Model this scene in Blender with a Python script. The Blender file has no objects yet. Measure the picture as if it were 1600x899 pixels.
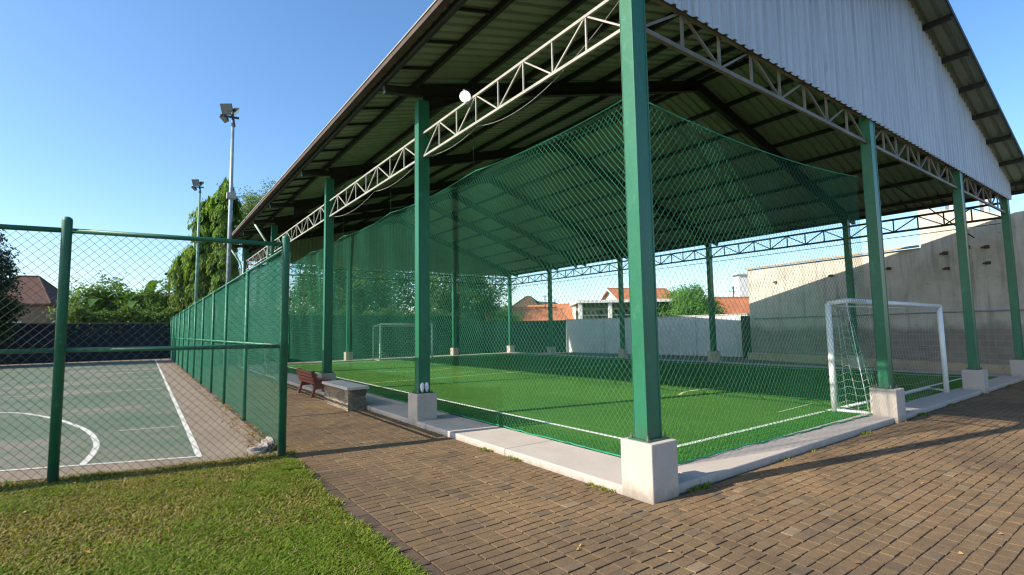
import bpy, bmesh, math, random
import numpy as np
from mathutils import Vector, Matrix

random.seed(7)
rng = np.random.default_rng(7)
scene = bpy.context.scene
COL = scene.collection
R = math.radians

# ------------------------------------------------------------------ camera
FPX = 793.27
CAM = Vector((-3.8028, -3.1074, 1.6))
RIGHT = Vector((0.80996813, -0.58624786, -0.01628146)).normalized()
UP = Vector((-0.03527468, -0.07640977, 0.99645233)).normalized()
FWD = Vector((0.58541211, 0.8065203, 0.08256918)).normalized()
cd = bpy.data.cameras.new('camera')
cam = bpy.data.objects.new('camera', cd)
COL.objects.link(cam)
cd.sensor_width = 36.0
cd.lens = FPX / 1600 * 36
cd.clip_start = 0.05
cd.clip_end = 3000
m = Matrix((RIGHT, UP, -FWD)).transposed().to_4x4()
m.translation = CAM
cam.matrix_world = m
scene.camera = cam


def at(px, py, depth):
    """a point of the survey: photo pixel and metres of depth -> metres in the yard"""
    return CAM + FWD * depth + RIGHT * ((px - 800) / FPX * depth) - UP * ((py - 449.5) / FPX * depth)


# ------------------------------------------------------------------ materials
def new_mat(name):
    mt = bpy.data.materials.new(name)
    mt.use_nodes = True
    nt = mt.node_tree
    b = nt.nodes['Principled BSDF']
    return mt, nt, b


def N(nt, kind, **kw):
    n = nt.nodes.new(kind)
    for k, v in kw.items():
        if k in n.inputs:
            n.inputs[k].default_value = v
        else:
            setattr(n, k, v)
    return n


def coords(nt, scale=(1, 1, 1)):
    g = N(nt, 'ShaderNodeNewGeometry')
    mp = N(nt, 'ShaderNodeMapping')
    mp.inputs['Scale'].default_value = scale
    nt.links.new(g.outputs['Position'], mp.inputs['Vector'])
    return mp.outputs['Vector']


def ramp(nt, fac, stops):
    r = N(nt, 'ShaderNodeValToRGB')
    cr = r.color_ramp
    while len(cr.elements) < len(stops):
        cr.elements.new(0.5)
    for e, (p, c) in zip(cr.elements, stops):
        e.position = p
        e.color = (*c, 1) if len(c) == 3 else c
    nt.links.new(fac, r.inputs[0])
    return r.outputs[0]


def noise(nt, vec, scale, detail=4, rough=0.6):
    n = N(nt, 'ShaderNodeTexNoise')
    n.inputs['Scale'].default_value = scale
    n.inputs['Detail'].default_value = detail
    n.inputs['Roughness'].default_value = rough
    nt.links.new(vec, n.inputs['Vector'])
    return n.outputs['Fac']


def mixc(nt, fac, a, b, mode='MIX'):
    mx = N(nt, 'ShaderNodeMix', data_type='RGBA', blend_type=mode)
    for sock, v in ((mx.inputs[0], fac), (mx.inputs[6], a), (mx.inputs[7], b)):
        if isinstance(v, (int, float)):
            sock.default_value = v
        elif isinstance(v, tuple):
            sock.default_value = (*v, 1) if len(v) == 3 else v
        else:
            nt.links.new(v, sock)
    return mx.outputs[2]


def bump(nt, b, h, strength=0.3, dist=0.01):
    bp = N(nt, 'ShaderNodeBump')
    bp.inputs['Strength'].default_value = strength
    bp.inputs['Distance'].default_value = dist
    nt.links.new(h, bp.inputs['Height'])
    nt.links.new(bp.outputs[0], b.inputs['Normal'])


def mottled(name, c1, c2, scale=6, rough=0.7, bmp=0.2, fine=60, c3=None, stretch=(1, 1, 1), bd=0.006, spec=0.3, metal=0):
    """two tones mixed by broad noise plus fine grain and an optional third tone of wear"""
    mt, nt, b = new_mat(name)
    v = coords(nt, stretch)
    n1 = noise(nt, v, scale, 5)
    col = ramp(nt, n1, [(0.32, c1), (0.68, c2)])
    n2 = noise(nt, v, fine, 3)
    if c3:
        n3 = noise(nt, v, scale * 2.7, 6, 0.7)
        f = ramp(nt, n3, [(0.58, (0, 0, 0)), (0.72, (1, 1, 1))])
        col = mixc(nt, f, col, c3)
    g = ramp(nt, n2, [(0.2, (0.86, 0.86, 0.86)), (0.8, (1.1, 1.1, 1.1))])
    col = mixc(nt, 1.0, col, g, 'MULTIPLY')
    nt.links.new(col, b.inputs['Base Color'])
    b.inputs['Roughness'].default_value = rough
    b.inputs['Specular IOR Level'].default_value = spec
    b.inputs['Metallic'].default_value = metal
    if bmp:
        bump(nt, b, n2, bmp, bd)
    return mt


M = {}
M['green_paint'] = mottled('green paint', (0.013, 0.12, 0.058), (0.028, 0.16, 0.085), 2.0, 0.4, 0.05, 45, (0.05, 0.2, 0.12), (1, 1, 0.5), spec=0.4)
M['fence_green'] = mottled('fence green paint', (0.01, 0.095, 0.05), (0.018, 0.14, 0.075), 3, 0.5, 0.1, 60, (0.05, 0.2, 0.12), spec=0.45)
M['dark_steel'] = mottled('dark primer steel', (0.016, 0.02, 0.015), (0.026, 0.029, 0.022), 4, 0.6, 0.05, 40)
M['truss_white'] = mottled('weathered white steel', (0.3, 0.29, 0.255), (0.4, 0.385, 0.345), 4, 0.5, 0.1, 50, (0.25, 0.18, 0.12))
M['truss_brown'] = mottled('weathered grey brown steel', (0.12, 0.105, 0.08), (0.21, 0.19, 0.155), 3, 0.6, 0.1, 50, (0.16, 0.085, 0.05))
M['truss_green'] = mottled('dark green truss steel', (0.008, 0.02, 0.016), (0.014, 0.03, 0.022), 4, 0.5, 0.05, 50)
M['roof_under'] = mottled('aged zinc roof sheet', (0.175, 0.22, 0.155), (0.225, 0.27, 0.195), 0.6, 0.5, 0.03, 20, (0.125, 0.13, 0.09), (0.6, 3, 1))
M['gutter'] = mottled('rusty brown gutter', (0.06, 0.042, 0.034), (0.1, 0.07, 0.055), 3, 0.7, 0.2, 40, (0.17, 0.085, 0.05))
M['concrete'] = mottled('light plinth concrete', (0.42, 0.365, 0.31), (0.48, 0.425, 0.365), 3, 0.85, 0.12, 70, (0.42, 0.38, 0.335), (1, 1, 0.6))
M['concrete_cap'] = mottled('pale bench slab', (0.5, 0.46, 0.4), (0.6, 0.56, 0.5), 7, 0.85, 0.3, 70)
M['kerb'] = mottled('pale kerb screed', (0.4, 0.345, 0.3), (0.46, 0.405, 0.355), 1.6, 0.85, 0.12, 60, (0.4, 0.37, 0.335))
M['white_paint'] = mottled('white enamel', (0.74, 0.74, 0.73), (0.82, 0.82, 0.81), 5, 0.35, 0.05, 60, (0.62, 0.62, 0.6))
M['white_matt'] = mottled('white plaster', (0.62, 0.62, 0.6), (0.74, 0.73, 0.7), 2, 0.85, 0.15, 30, (0.5, 0.48, 0.44))
M['net_green'] = mottled('green nylon twine', (0.022, 0.19, 0.1), (0.04, 0.26, 0.15), 9, 0.6, 0, 80)
M['net_white'] = mottled('white nylon twine', (0.6, 0.62, 0.6), (0.72, 0.74, 0.72), 9, 0.7, 0, 80)
M['wire_grey'] = mottled('dull galvanised wire', (0.07, 0.075, 0.06), (0.14, 0.14, 0.115), 9, 0.55, 0, 80, (0.14, 0.1, 0.07), metal=0.2)
M['wire_green'] = mottled('green coated wire', (0.02, 0.16, 0.095), (0.035, 0.22, 0.13), 9, 0.45, 0, 80)
M['cable'] = mottled('black cable', (0.02, 0.02, 0.02), (0.04, 0.04, 0.04), 9, 0.5, 0, 80)
M['cable_grey'] = mottled('pale grey cable', (0.22, 0.22, 0.21), (0.3, 0.3, 0.28), 9, 0.5, 0, 80)
M['pipe'] = mottled('pale green pipe', (0.3, 0.42, 0.36), (0.45, 0.55, 0.48), 5, 0.45, 0.05, 50)
M['pole'] = mottled('galvanised blue grey pole', (0.22, 0.27, 0.3), (0.34, 0.39, 0.42), 3, 0.4, 0.05, 50, metal=0.3)
M['pole_green'] = mottled('pale green pole', (0.12, 0.25, 0.2), (0.2, 0.34, 0.27), 3, 0.45, 0.05, 50)
M['black_metal'] = mottled('black lamp housing', (0.02, 0.022, 0.025), (0.045, 0.048, 0.052), 6, 0.45, 0.05, 60)
M['lamp_glass'] = mottled('grey lamp glass', (0.12, 0.14, 0.145), (0.2, 0.22, 0.22), 4, 0.15, 0, 60, spec=0.6)
M['red_wood'] = mottled('reddish brown bench paint', (0.2, 0.055, 0.04), (0.32, 0.1, 0.075), 8, 0.5, 0.2, 60, (0.14, 0.04, 0.035), (1, 1, 4))
M['bolt'] = mottled('rusty bolt steel', (0.15, 0.12, 0.1), (0.32, 0.3, 0.27), 30, 0.5, 0.1, 90, metal=0.5)
M['navy_wall'] = mottled('dark navy tarpaulin', (0.008, 0.017, 0.024), (0.016, 0.028, 0.036), 1.2, 0.75, 0.15, 20)
M['teal_wall'] = mottled('dark teal screen', (0.004, 0.03, 0.027), (0.008, 0.045, 0.038), 0.8, 0.75, 0.1, 20)
M['roof_red'] = mottled('orange clay tiles', (0.36, 0.115, 0.05), (0.5, 0.18, 0.085), 1.4, 0.8, 0.4, 9, (0.28, 0.09, 0.045), bd=0.05)
M['roof_dark'] = mottled('old brown clay tiles', (0.07, 0.038, 0.029), (0.105, 0.055, 0.041), 1.4, 0.85, 0.4, 9, (0.09, 0.04, 0.03), bd=0.05)
M['wall_tan'] = mottled('tan render', (0.42, 0.33, 0.22), (0.52, 0.42, 0.29), 1, 0.9, 0.2, 20, (0.3, 0.24, 0.17))
M['wall_cream'] = mottled('cream render', (0.6, 0.56, 0.48), (0.7, 0.66, 0.58), 1, 0.9, 0.2, 20, (0.48, 0.43, 0.36))
M['wall_tan_shaded'] = mottled('shaded tan render', (0.17, 0.125, 0.08), (0.23, 0.17, 0.11), 1, 0.9, 0.2, 20, (0.12, 0.09, 0.065))  # tan render again, the wall's shade put into a darker colour
M['dark_glass'] = mottled('dark window glass', (0.02, 0.03, 0.035), (0.04, 0.05, 0.055), 1, 0.08, 0, 20, spec=0.7)
M['timber_dark'] = mottled('dark timber', (0.06, 0.045, 0.03), (0.11, 0.08, 0.055), 3, 0.8, 0.2, 30)
M['bark'] = mottled('tree bark', (0.1, 0.075, 0.05), (0.19, 0.145, 0.1), 8, 0.9, 0.6, 40, bd=0.02)
M['earth'] = mottled('bare earth', (0.13, 0.095, 0.06), (0.2, 0.155, 0.1), 1.5, 0.95, 0.5, 25, (0.09, 0.11, 0.035), bd=0.02)
M['soil_green'] = mottled('lawn soil', (0.1, 0.1, 0.03), (0.16, 0.125, 0.05), 2.5, 0.95, 0.6, 40, (0.055, 0.1, 0.02), bd=0.02)
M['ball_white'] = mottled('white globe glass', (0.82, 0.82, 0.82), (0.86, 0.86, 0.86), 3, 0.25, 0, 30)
M['rubble'] = mottled('whitish rubble', (0.2, 0.17, 0.15), (0.42, 0.37, 0.34), 20, 0.9, 0.6, 60, bd=0.02)
M['shoe_white'] = mottled('white canvas', (0.6, 0.62, 0.66), (0.75, 0.76, 0.78), 20, 0.7, 0.2, 90, (0.2, 0.25, 0.35))
M['hill'] = mottled('far wooded hill', (0.03, 0.055, 0.035), (0.05, 0.08, 0.05), 0.2, 0.95, 0, 1)
M['tank'] = mottled('white roof pillar', (0.66, 0.66, 0.64), (0.78, 0.78, 0.76), 2, 0.7, 0.1, 30)


def mat_gable():
    mt, nt, b = new_mat('white corrugated cladding')
    v = coords(nt)
    vs = coords(nt, (14, 1, 0.35))
    st = noise(nt, vs, 1.0, 5, 0.65)
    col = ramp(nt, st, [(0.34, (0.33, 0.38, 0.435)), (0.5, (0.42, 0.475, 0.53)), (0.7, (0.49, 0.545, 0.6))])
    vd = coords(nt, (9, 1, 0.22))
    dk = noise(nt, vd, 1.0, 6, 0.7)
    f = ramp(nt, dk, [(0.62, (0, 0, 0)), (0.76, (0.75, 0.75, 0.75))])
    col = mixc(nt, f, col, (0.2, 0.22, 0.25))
    # sheet laps every metre or so
    sx = N(nt, 'ShaderNodeSeparateXYZ')
    nt.links.new(v, sx.inputs[0])
    md = N(nt, 'ShaderNodeMath', operation='FLOORED_MODULO')
    nt.links.new(sx.outputs[0], md.inputs[0])
    md.inputs[1].default_value = 0.8
    lp_ = N(nt, 'ShaderNodeMath', operation='LESS_THAN')
    nt.links.new(md.outputs[0], lp_.inputs[0])
    lp_.inputs[1].default_value = 0.018
    col = mixc(nt, lp_.outputs[0], col, (0.1, 0.12, 0.15))
    rs = noise(nt, coords(nt, (5, 1, 0.5)), 1.7, 6, 0.7)
    f3 = ramp(nt, rs, [(0.64, (0, 0, 0)), (0.76, (0.5, 0.5, 0.5))])
    col = mixc(nt, f3, col, (0.26, 0.2, 0.16))
    nt.links.new(col, b.inputs['Base Color'])
    b.inputs['Roughness'].default_value = 0.5
    return mt


def mat_wall():
    """old cement wall: stained render with damp runs, a lower band of bare block and patches"""
    mt, nt, b = new_mat('stained cement wall')
    v = coords(nt)
    n1 = noise(nt, v, 0.9, 7, 0.65)
    col = ramp(nt, n1, [(0.3, (0.42, 0.38, 0.32)), (0.5, (0.58, 0.53, 0.45)), (0.75, (0.66, 0.61, 0.53))])
    run = noise(nt, coords(nt, (3, 3, 0.25)), 1.3, 6, 0.7)
    f = ramp(nt, run, [(0.5, (0, 0, 0)), (0.72, (0.8, 0.8, 0.8))])
    col = mixc(nt, f, col, (0.23, 0.2, 0.17))
    sp = noise(nt, v, 3.5, 8, 0.75)
    f2 = ramp(nt, sp, [(0.62, (0, 0, 0)), (0.67, (0.85, 0.85, 0.85))])
    col = mixc(nt, f2, col, (0.16, 0.14, 0.12))
    # lower course of rough darker block
    sx = N(nt, 'ShaderNodeSeparateXYZ')
    nt.links.new(v, sx.inputs[0])
    ad = N(nt, 'ShaderNodeMath', operation='MULTIPLY_ADD')
    nt.links.new(n1, ad.inputs[0])
    ad.inputs[1].default_value = 0.7
    nt.links.new(sx.outputs[2], ad.inputs[2])
    ad.inputs[1].default_value = 0.9
    lo = ramp(nt, ad.outputs[0], [(0.0, (1, 1, 1)), (1.0, (0, 0, 0))])
    mr_ = N(nt, 'ShaderNodeMapRange')
    mr_.inputs['From Min'].default_value = 1.75
    mr_.inputs['From Max'].default_value = 2.1
    mr_.inputs['To Min'].default_value = 0.85
    mr_.inputs['To Max'].default_value = 0.0
    nt.links.new(ad.outputs[0], mr_.inputs[0])
    lo = mr_.outputs[0]
    bk = N(nt, 'ShaderNodeTexBrick')
    cb_ = N(nt, 'ShaderNodeCombineXYZ')
    nt.links.new(sx.outputs[1], cb_.inputs[0])
    nt.links.new(sx.outputs[2], cb_.inputs[1])
    nt.links.new(cb_.outputs[0], bk.inputs['Vector'])
    bk.inputs['Scale'].default_value = 1.0
    bk.inputs['Brick Width'].default_value = 0.4
    bk.inputs['Row Height'].default_value = 0.2
    bk.inputs['Mortar Size'].default_value = 0.012
    bk.inputs['Color1'].default_value = (0.27, 0.235, 0.19, 1)
    bk.inputs['Color2'].default_value = (0.2, 0.17, 0.14, 1)
    bk.inputs['Mortar'].default_value = (0.29, 0.26, 0.22, 1)
    col = mixc(nt, lo, col, bk.outputs['Color'])
    nt.links.new(col, b.inputs['Base Color'])
    b.inputs['Roughness'].default_value = 0.92
    bump(nt, b, sp, 0.5, 0.03)
    return mt


def mat_turf():
    mt, nt, b = new_mat('artificial turf')
    v = coords(nt)
    n1 = noise(nt, v, 0.35, 4)
    n2 = noise(nt, v, 260, 2, 0.8)
    n3 = noise(nt, coords(nt, (1, 0.3, 1)), 9, 5, 0.7)
    col = ramp(nt, n1, [(0.3, (0.072, 0.2, 0.025)), (0.7, (0.102, 0.25, 0.037))])
    g = ramp(nt, n2, [(0.25, (0.6, 0.62, 0.6)), (0.75, (1.35, 1.32, 1.3))])
    col = mixc(nt, 1.0, col, g, 'MULTIPLY')
    sx = N(nt, 'ShaderNodeSeparateXYZ')
    nt.links.new(v, sx.inputs[0])
    md = N(nt, 'ShaderNodeMath', operation='FLOORED_MODULO')
    nt.links.new(sx.outputs[0], md.inputs[0])
    md.inputs[1].default_value = 4.0
    gt = N(nt, 'ShaderNodeMath', operation='GREATER_THAN')
    nt.links.new(md.outputs[0], gt.inputs[0])
    gt.inputs[1].default_value = 2.0
    col = mixc(nt, gt.outputs[0], col, mixc(nt, 1.0, col, (0.93, 0.95, 0.94), 'MULTIPLY'))
    n4 = noise(nt, v, 1.1, 7, 0.7)
    col = mixc(nt, ramp(nt, n4, [(0.55, (0, 0, 0)), (0.75, (0.4, 0.4, 0.4))]), col, (0.13, 0.19, 0.05))
    g3 = ramp(nt, n3, [(0.25, (0.8, 0.8, 0.75)), (0.75, (1.18, 1.15, 1.15))])
    col = mixc(nt, 1.0, col, g3, 'MULTIPLY')
    nt.links.new(col, b.inputs['Base Color'])
    b.inputs['Roughness'].default_value = 0.95
    b.inputs['Specular IOR Level'].default_value = 0.1
    bump(nt, b, n2, 0.9, 0.02)
    return mt


def mat_line(name, c, wear):
    """paint worn through in flecks"""
    mt, nt, b = new_mat(name)
    v = coords(nt)
    n = noise(nt, v, 55, 5, 0.75)
    f = ramp(nt, n, [(wear - 0.05, (0, 0, 0)), (wear + 0.05, (1, 1, 1))])
    col = mixc(nt, f, c, (0.3, 0.32, 0.25))
    nt.links.new(col, b.inputs['Base Color'])
    b.inputs['Roughness'].default_value = 0.8
    return mt


def mat_court():
    """green sport court worn to pale cement in sweeping bands"""
    mt, nt, b = new_mat('worn green court paint')
    v = coords(nt)
    n1 = noise(nt, coords(nt, (0.3, 0.55, 1)), 0.9, 7, 0.62)
    col = ramp(nt, n1, [(0.36, (0.06, 0.1, 0.055)), (0.5, (0.088, 0.122, 0.074)), (0.58, (0.15, 0.142, 0.103)), (0.72, (0.2, 0.172, 0.128))])
    n2 = noise(nt, v, 14, 6, 0.75)
    f = ramp(nt, n2, [(0.55, (0, 0, 0)), (0.75, (0.6, 0.6, 0.6))])
    col = mixc(nt, f, col, (0.17, 0.155, 0.115))
    n3 = noise(nt, v, 120, 2)
    g = ramp(nt, n3, [(0.2, (0.82, 0.82, 0.82)), (0.8, (1.12, 1.12, 1.12))])
    col = mixc(nt, 1.0, col, g, 'MULTIPLY')
    nt.links.new(col, b.inputs['Base Color'])
    b.inputs['Roughness'].default_value = 0.85
    bump(nt, b, n3, 0.2, 0.004)
    return mt


def mat_cloth(name, c, alpha):
    """woven shade cloth: open weave lets part of the light straight through"""
    mt, nt, b = new_mat(name)
    out = nt.nodes['Material Output']
    v = coords(nt)
    n = noise(nt, coords(nt, (1, 1, 3)), 2.2, 5, 0.7)
    col = ramp(nt, n, [(0.3, tuple(x * 0.75 for x in c)), (0.7, tuple(x * 1.2 for x in c))])
    nt.links.new(col, b.inputs['Base Color'])
    b.inputs['Roughness'].default_value = 0.8
    tl = N(nt, 'ShaderNodeBsdfTranslucent')
    nt.links.new(col, tl.inputs[0])
    m1 = N(nt, 'ShaderNodeMixShader')
    m1.inputs[0].default_value = 0.4
    nt.links.new(b.outputs[0], m1.inputs[1])
    nt.links.new(tl.outputs[0], m1.inputs[2])
    tr = N(nt, 'ShaderNodeBsdfTransparent')
    m2 = N(nt, 'ShaderNodeMixShader')
    f = ramp(nt, n, [(0.3, (alpha * 0.9,) * 3), (0.7, (min(1, alpha * 1.1),) * 3)])
    nt.links.new(f, m2.inputs[0])
    nt.links.new(tr.outputs[0], m2.inputs[1])
    nt.links.new(m1.outputs[0], m2.inputs[2])
    nt.links.new(m2.outputs[0], out.inputs[0])
    return mt


def mat_attr(name, rough=0.8, bmp=0.0, scale=60, trans=0.0, grain=0.3, spec=0.25):
    """colour stored per brick / blade / leaf"""
    mt, nt, b = new_mat(name)
    a = N(nt, 'ShaderNodeAttribute', attribute_name='tint')
    v = coords(nt)
    n = noise(nt, v, scale, 5, 0.7)
    g = ramp(nt, n, [(0.25, (1 - grain,) * 3), (0.75, (1 + grain,) * 3)])
    col = mixc(nt, 1.0, a.outputs['Color'], g, 'MULTIPLY')
    nt.links.new(col, b.inputs['Base Color'])
    b.inputs['Roughness'].default_value = rough
    b.inputs['Specular IOR Level'].default_value = spec
    if bmp:
        bump(nt, b, n, bmp, 0.006)
    if trans:
        out = nt.nodes['Material Output']
        tl = N(nt, 'ShaderNodeBsdfTranslucent')
        c2 = mixc(nt, 1.0, col, (1.3, 1.25, 0.5), 'MULTIPLY')
        nt.links.new(c2, tl.inputs[0])
        ms = N(nt, 'ShaderNodeMixShader')
        ms.inputs[0].default_value = trans
        nt.links.new(b.outputs[0], ms.inputs[1])
        nt.links.new(tl.outputs[0], ms.inputs[2])
        nt.links.new(ms.outputs[0], out.inputs[0])
    return mt


def add_dirt(mt, z0, z1, col, amount=0.8, rust=None):
    """mud splash up to a ragged height above the ground, and rust chips"""
    nt = mt.node_tree
    b = nt.nodes['Principled BSDF']
    link = b.inputs['Base Color'].links[0]
    src = link.from_socket
    v = coords(nt)
    n = noise(nt, coords(nt, (1, 1, 0.5)), 9, 6, 0.7)
    sx = N(nt, 'ShaderNodeSeparateXYZ')
    nt.links.new(v, sx.inputs[0])
    a = N(nt, 'ShaderNodeMath', operation='MULTIPLY_ADD')
    nt.links.new(n, a.inputs[0])
    a.inputs[1].default_value = (z1 - z0) * 2.2
    nt.links.new(sx.outputs[2], a.inputs[2])
    mr = N(nt, 'ShaderNodeMapRange')
    mr.inputs['From Min'].default_value = z0 + (z1 - z0) * 0.9
    mr.inputs['From Max'].default_value = z0 + (z1 - z0) * 2.0
    mr.inputs['To Min'].default_value = amount
    mr.inputs['To Max'].default_value = 0.0
    nt.links.new(a.outputs[0], mr.inputs[0])
    c = mixc(nt, mr.outputs[0], src, col)
    if rust:
        n2 = noise(nt, coords(nt, (1, 1, 0.35)), 16, 7, 0.75)
        f = ramp(nt, n2, [(0.67, (0, 0, 0)), (0.71, (0.9, 0.9, 0.9))])
        c = mixc(nt, f, c, rust)
    nt.links.new(c, b.inputs['Base Color'])


add_dirt(M['concrete'], 0.0, 0.16, (0.2, 0.155, 0.11), 0.75, (0.25, 0.21, 0.175))
add_dirt(M['kerb'], -0.03, 0.05, (0.2, 0.155, 0.11), 0.85, (0.27, 0.235, 0.2))
add_dirt(M['green_paint'], 0.5, 0.72, (0.05, 0.075, 0.05), 0.7, (0.02, 0.075, 0.045))
add_dirt(M['fence_green'], 0.0, 0.22, (0.075, 0.075, 0.045), 0.75, (0.09, 0.06, 0.035))
add_dirt(M['white_paint'], 0.0, 0.3, (0.42, 0.4, 0.34), 0.6, (0.5, 0.47, 0.42))
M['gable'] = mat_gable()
M['cement_wall'] = mat_wall()
M['turf'] = mat_turf()
SEAM = True
M['line_white'] = mat_line('white turf line', (0.72, 0.74, 0.7), 0.68)
M['line_worn'] = mat_line('worn white court line', (0.62, 0.6, 0.56), 0.53)
M['line_yellow'] = mat_line('pale yellow turf line', (0.55, 0.6, 0.25), 0.6)
M['line_faint'] = mat_line('faint rubbed court line', (0.45, 0.44, 0.37), 0.5)
M['court'] = mat_court()
M['apron'] = mottled('pinkish grey court apron', (0.185, 0.145, 0.105), (0.24, 0.19, 0.142), 1.6, 0.9, 0.2, 60, (0.16, 0.132, 0.1))
M['cloth'] = mat_cloth('green shade cloth', (0.003, 0.13, 0.092), 0.85)
M['blue_wall'] = mottled('white washed yard wall', (0.5, 0.53, 0.53), (0.6, 0.62, 0.61), 0.7, 0.9, 0.15, 20, (0.42, 0.45, 0.45))
M['brick'] = mat_attr('clay paver', 0.88, 0.45, 55, grain=0.3)


def drift(mt, scale, lo, hi, tintc):
    nt = mt.node_tree
    b = nt.nodes['Principled BSDF']
    src = b.inputs['Base Color'].links[0].from_socket
    n = noise(nt, coords(nt), scale, 7, 0.68)
    g = ramp(nt, n, [(0.3, lo), (0.52, (1, 1, 1)), (0.72, hi)])
    c = mixc(nt, 1.0, src, g, 'MULTIPLY')
    n2 = noise(nt, coords(nt), scale * 5.3, 6, 0.75)
    f = ramp(nt, n2, [(0.6, (0, 0, 0)), (0.72, (0.55, 0.55, 0.55))])
    c = mixc(nt, f, c, tintc)
    nt.links.new(c, b.inputs['Base Color'])


drift(M['brick'], 0.8, (0.62, 0.63, 0.66), (1.3, 1.22, 1.1), (0.2, 0.155, 0.1))
drift(M['brick'], 2.6, (0.82, 0.82, 0.84), (1.1, 1.08, 1.05), (0.095, 0.075, 0.05))
M['leaf'] = mat_attr('foliage', 0.55, 0, 6, 0.35, 0.2, 0.3)
M['grass'] = mat_attr('grass blade', 0.6, 0, 6, 0.35, 0.15, 0.2)
M['litter'] = mat_attr('dry leaf', 0.9, 0, 30, 0.1, 0.2)
M['stone'] = mat_attr('rough field stone', 0.9, 0.9, 28, grain=0.35)


# ------------------------------------------------------------------ mesh helpers
class MB:
    def __init__(self):
        self.v = []
        self.f = []

    def quad(self, a, b, c, d):
        i = len(self.v)
        self.v += [tuple(a), tuple(b), tuple(c), tuple(d)]
        self.f.append((i, i + 1, i + 2, i + 3))

    def poly(self, pts):
        i = len(self.v)
        self.v += [tuple(p) for p in pts]
        self.f.append(tuple(range(i, i + len(pts))))

    def box(self, x0, x1, y0, y1, z0, z1):
        i = len(self.v)
        self.v += [(x0, y0, z0), (x1, y0, z0), (x1, y1, z0), (x0, y1, z0), (x0, y0, z1), (x1, y0, z1), (x1, y1, z1), (x0, y1, z1)]
        for f in ((3, 2, 1, 0), (4, 5, 6, 7), (0, 1, 5, 4), (1, 2, 6, 5), (2, 3, 7, 6), (3, 0, 4, 7)):
            self.f.append(tuple(i + k for k in f))

    def sweep(self, prof, p0, p1, up=(0, 0, 1), cap=True):
        """2D profile (list of (side, up)) carried from p0 to p1"""
        p0, p1 = Vector(p0), Vector(p1)
        d = (p1 - p0).normalized()
        u = Vector(up)
        s = d.cross(u)
        if s.length < 1e-5:
            s = d.cross(Vector((1, 0, 0)))
        s.normalize()
        u = s.cross(d).normalized()
        i = len(self.v)
        n = len(prof)
        for p in (p0, p1):
            for a, b in prof:
                self.v.append(tuple(p + s * a + u * b))
        for k in range(n):
            j = (k + 1) % n
            self.f.append((i + k, i + j, i + n + j, i + n + k))
        if cap:
            self.f.append(tuple(i + k for k in reversed(range(n))))
            self.f.append(tuple(i + n + k for k in range(n)))

    def beam(self, p0, p1, w, h, up=(0, 0, 1)):
        self.sweep([(-w / 2, -h / 2), (w / 2, -h / 2), (w / 2, h / 2), (-w / 2, h / 2)], p0, p1, up)

    def ibeam(self, p0, p1, w, h, tf=0.02, tw=0.014, up=(0, 0, 1)):
        a, b = w / 2, h / 2
        self.sweep([(-a, -b), (a, -b), (a, -b + tf), (tw, -b + tf), (tw, b - tf), (a, b - tf), (a, b), (-a, b), (-a, b - tf), (-tw, b - tf), (-tw, -b + tf), (-a, -b + tf)], p0, p1, up)

    def tube(self, pts, r, n=8, cap=True):
        pts = [Vector(p) for p in pts]
        rs = r if isinstance(r, (list, tuple)) else [r] * len(pts)
        base = len(self.v)
        s = None
        for k, p in enumerate(pts):
            d = (pts[min(k + 1, len(pts) - 1)] - pts[max(k - 1, 0)]).normalized()
            if s is None:
                s = d.orthogonal().normalized()
            s = (s - d * s.dot(d)).normalized()
            u = d.cross(s)
            for j in range(n):
                a = 2 * math.pi * j / n
                self.v.append(tuple(p + (s * math.cos(a) + u * math.sin(a)) * rs[k]))
        for k in range(len(pts) - 1):
            for j in range(n):
                jj = (j + 1) % n
                self.f.append((base + k * n + j, base + k * n + jj, base + (k + 1) * n + jj, base + (k + 1) * n + j))
        if cap:
            self.f.append(tuple(base + j for j in reversed(range(n))))
            e = base + (len(pts) - 1) * n
            self.f.append(tuple(e + j for j in range(n)))

    def sphere(self, c, r, seg=20, ring=12, sc=(1, 1, 1)):
        base = len(self.v)
        for i in range(ring + 1):
            t = math.pi * i / ring
            for j in range(seg):
                p = 2 * math.pi * j / seg
                self.v.append((c[0] + r * sc[0] * math.sin(t) * math.cos(p), c[1] + r * sc[1] * math.sin(t) * math.sin(p), c[2] + r * sc[2] * math.cos(t)))
        for i in range(ring):
            for j in range(seg):
                jj = (j + 1) % seg
                self.f.append((base + i * seg + j, base + (i + 1) * seg + j, base + (i + 1) * seg + jj, base + i * seg + jj))

    def build(self, name, mat, parent=None, smooth=False, bevel=0, tint=None):
        return mesh_obj(name, np.array(self.v, float), self.f, mat, parent, smooth, bevel, tint)


WORLD = {}


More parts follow.
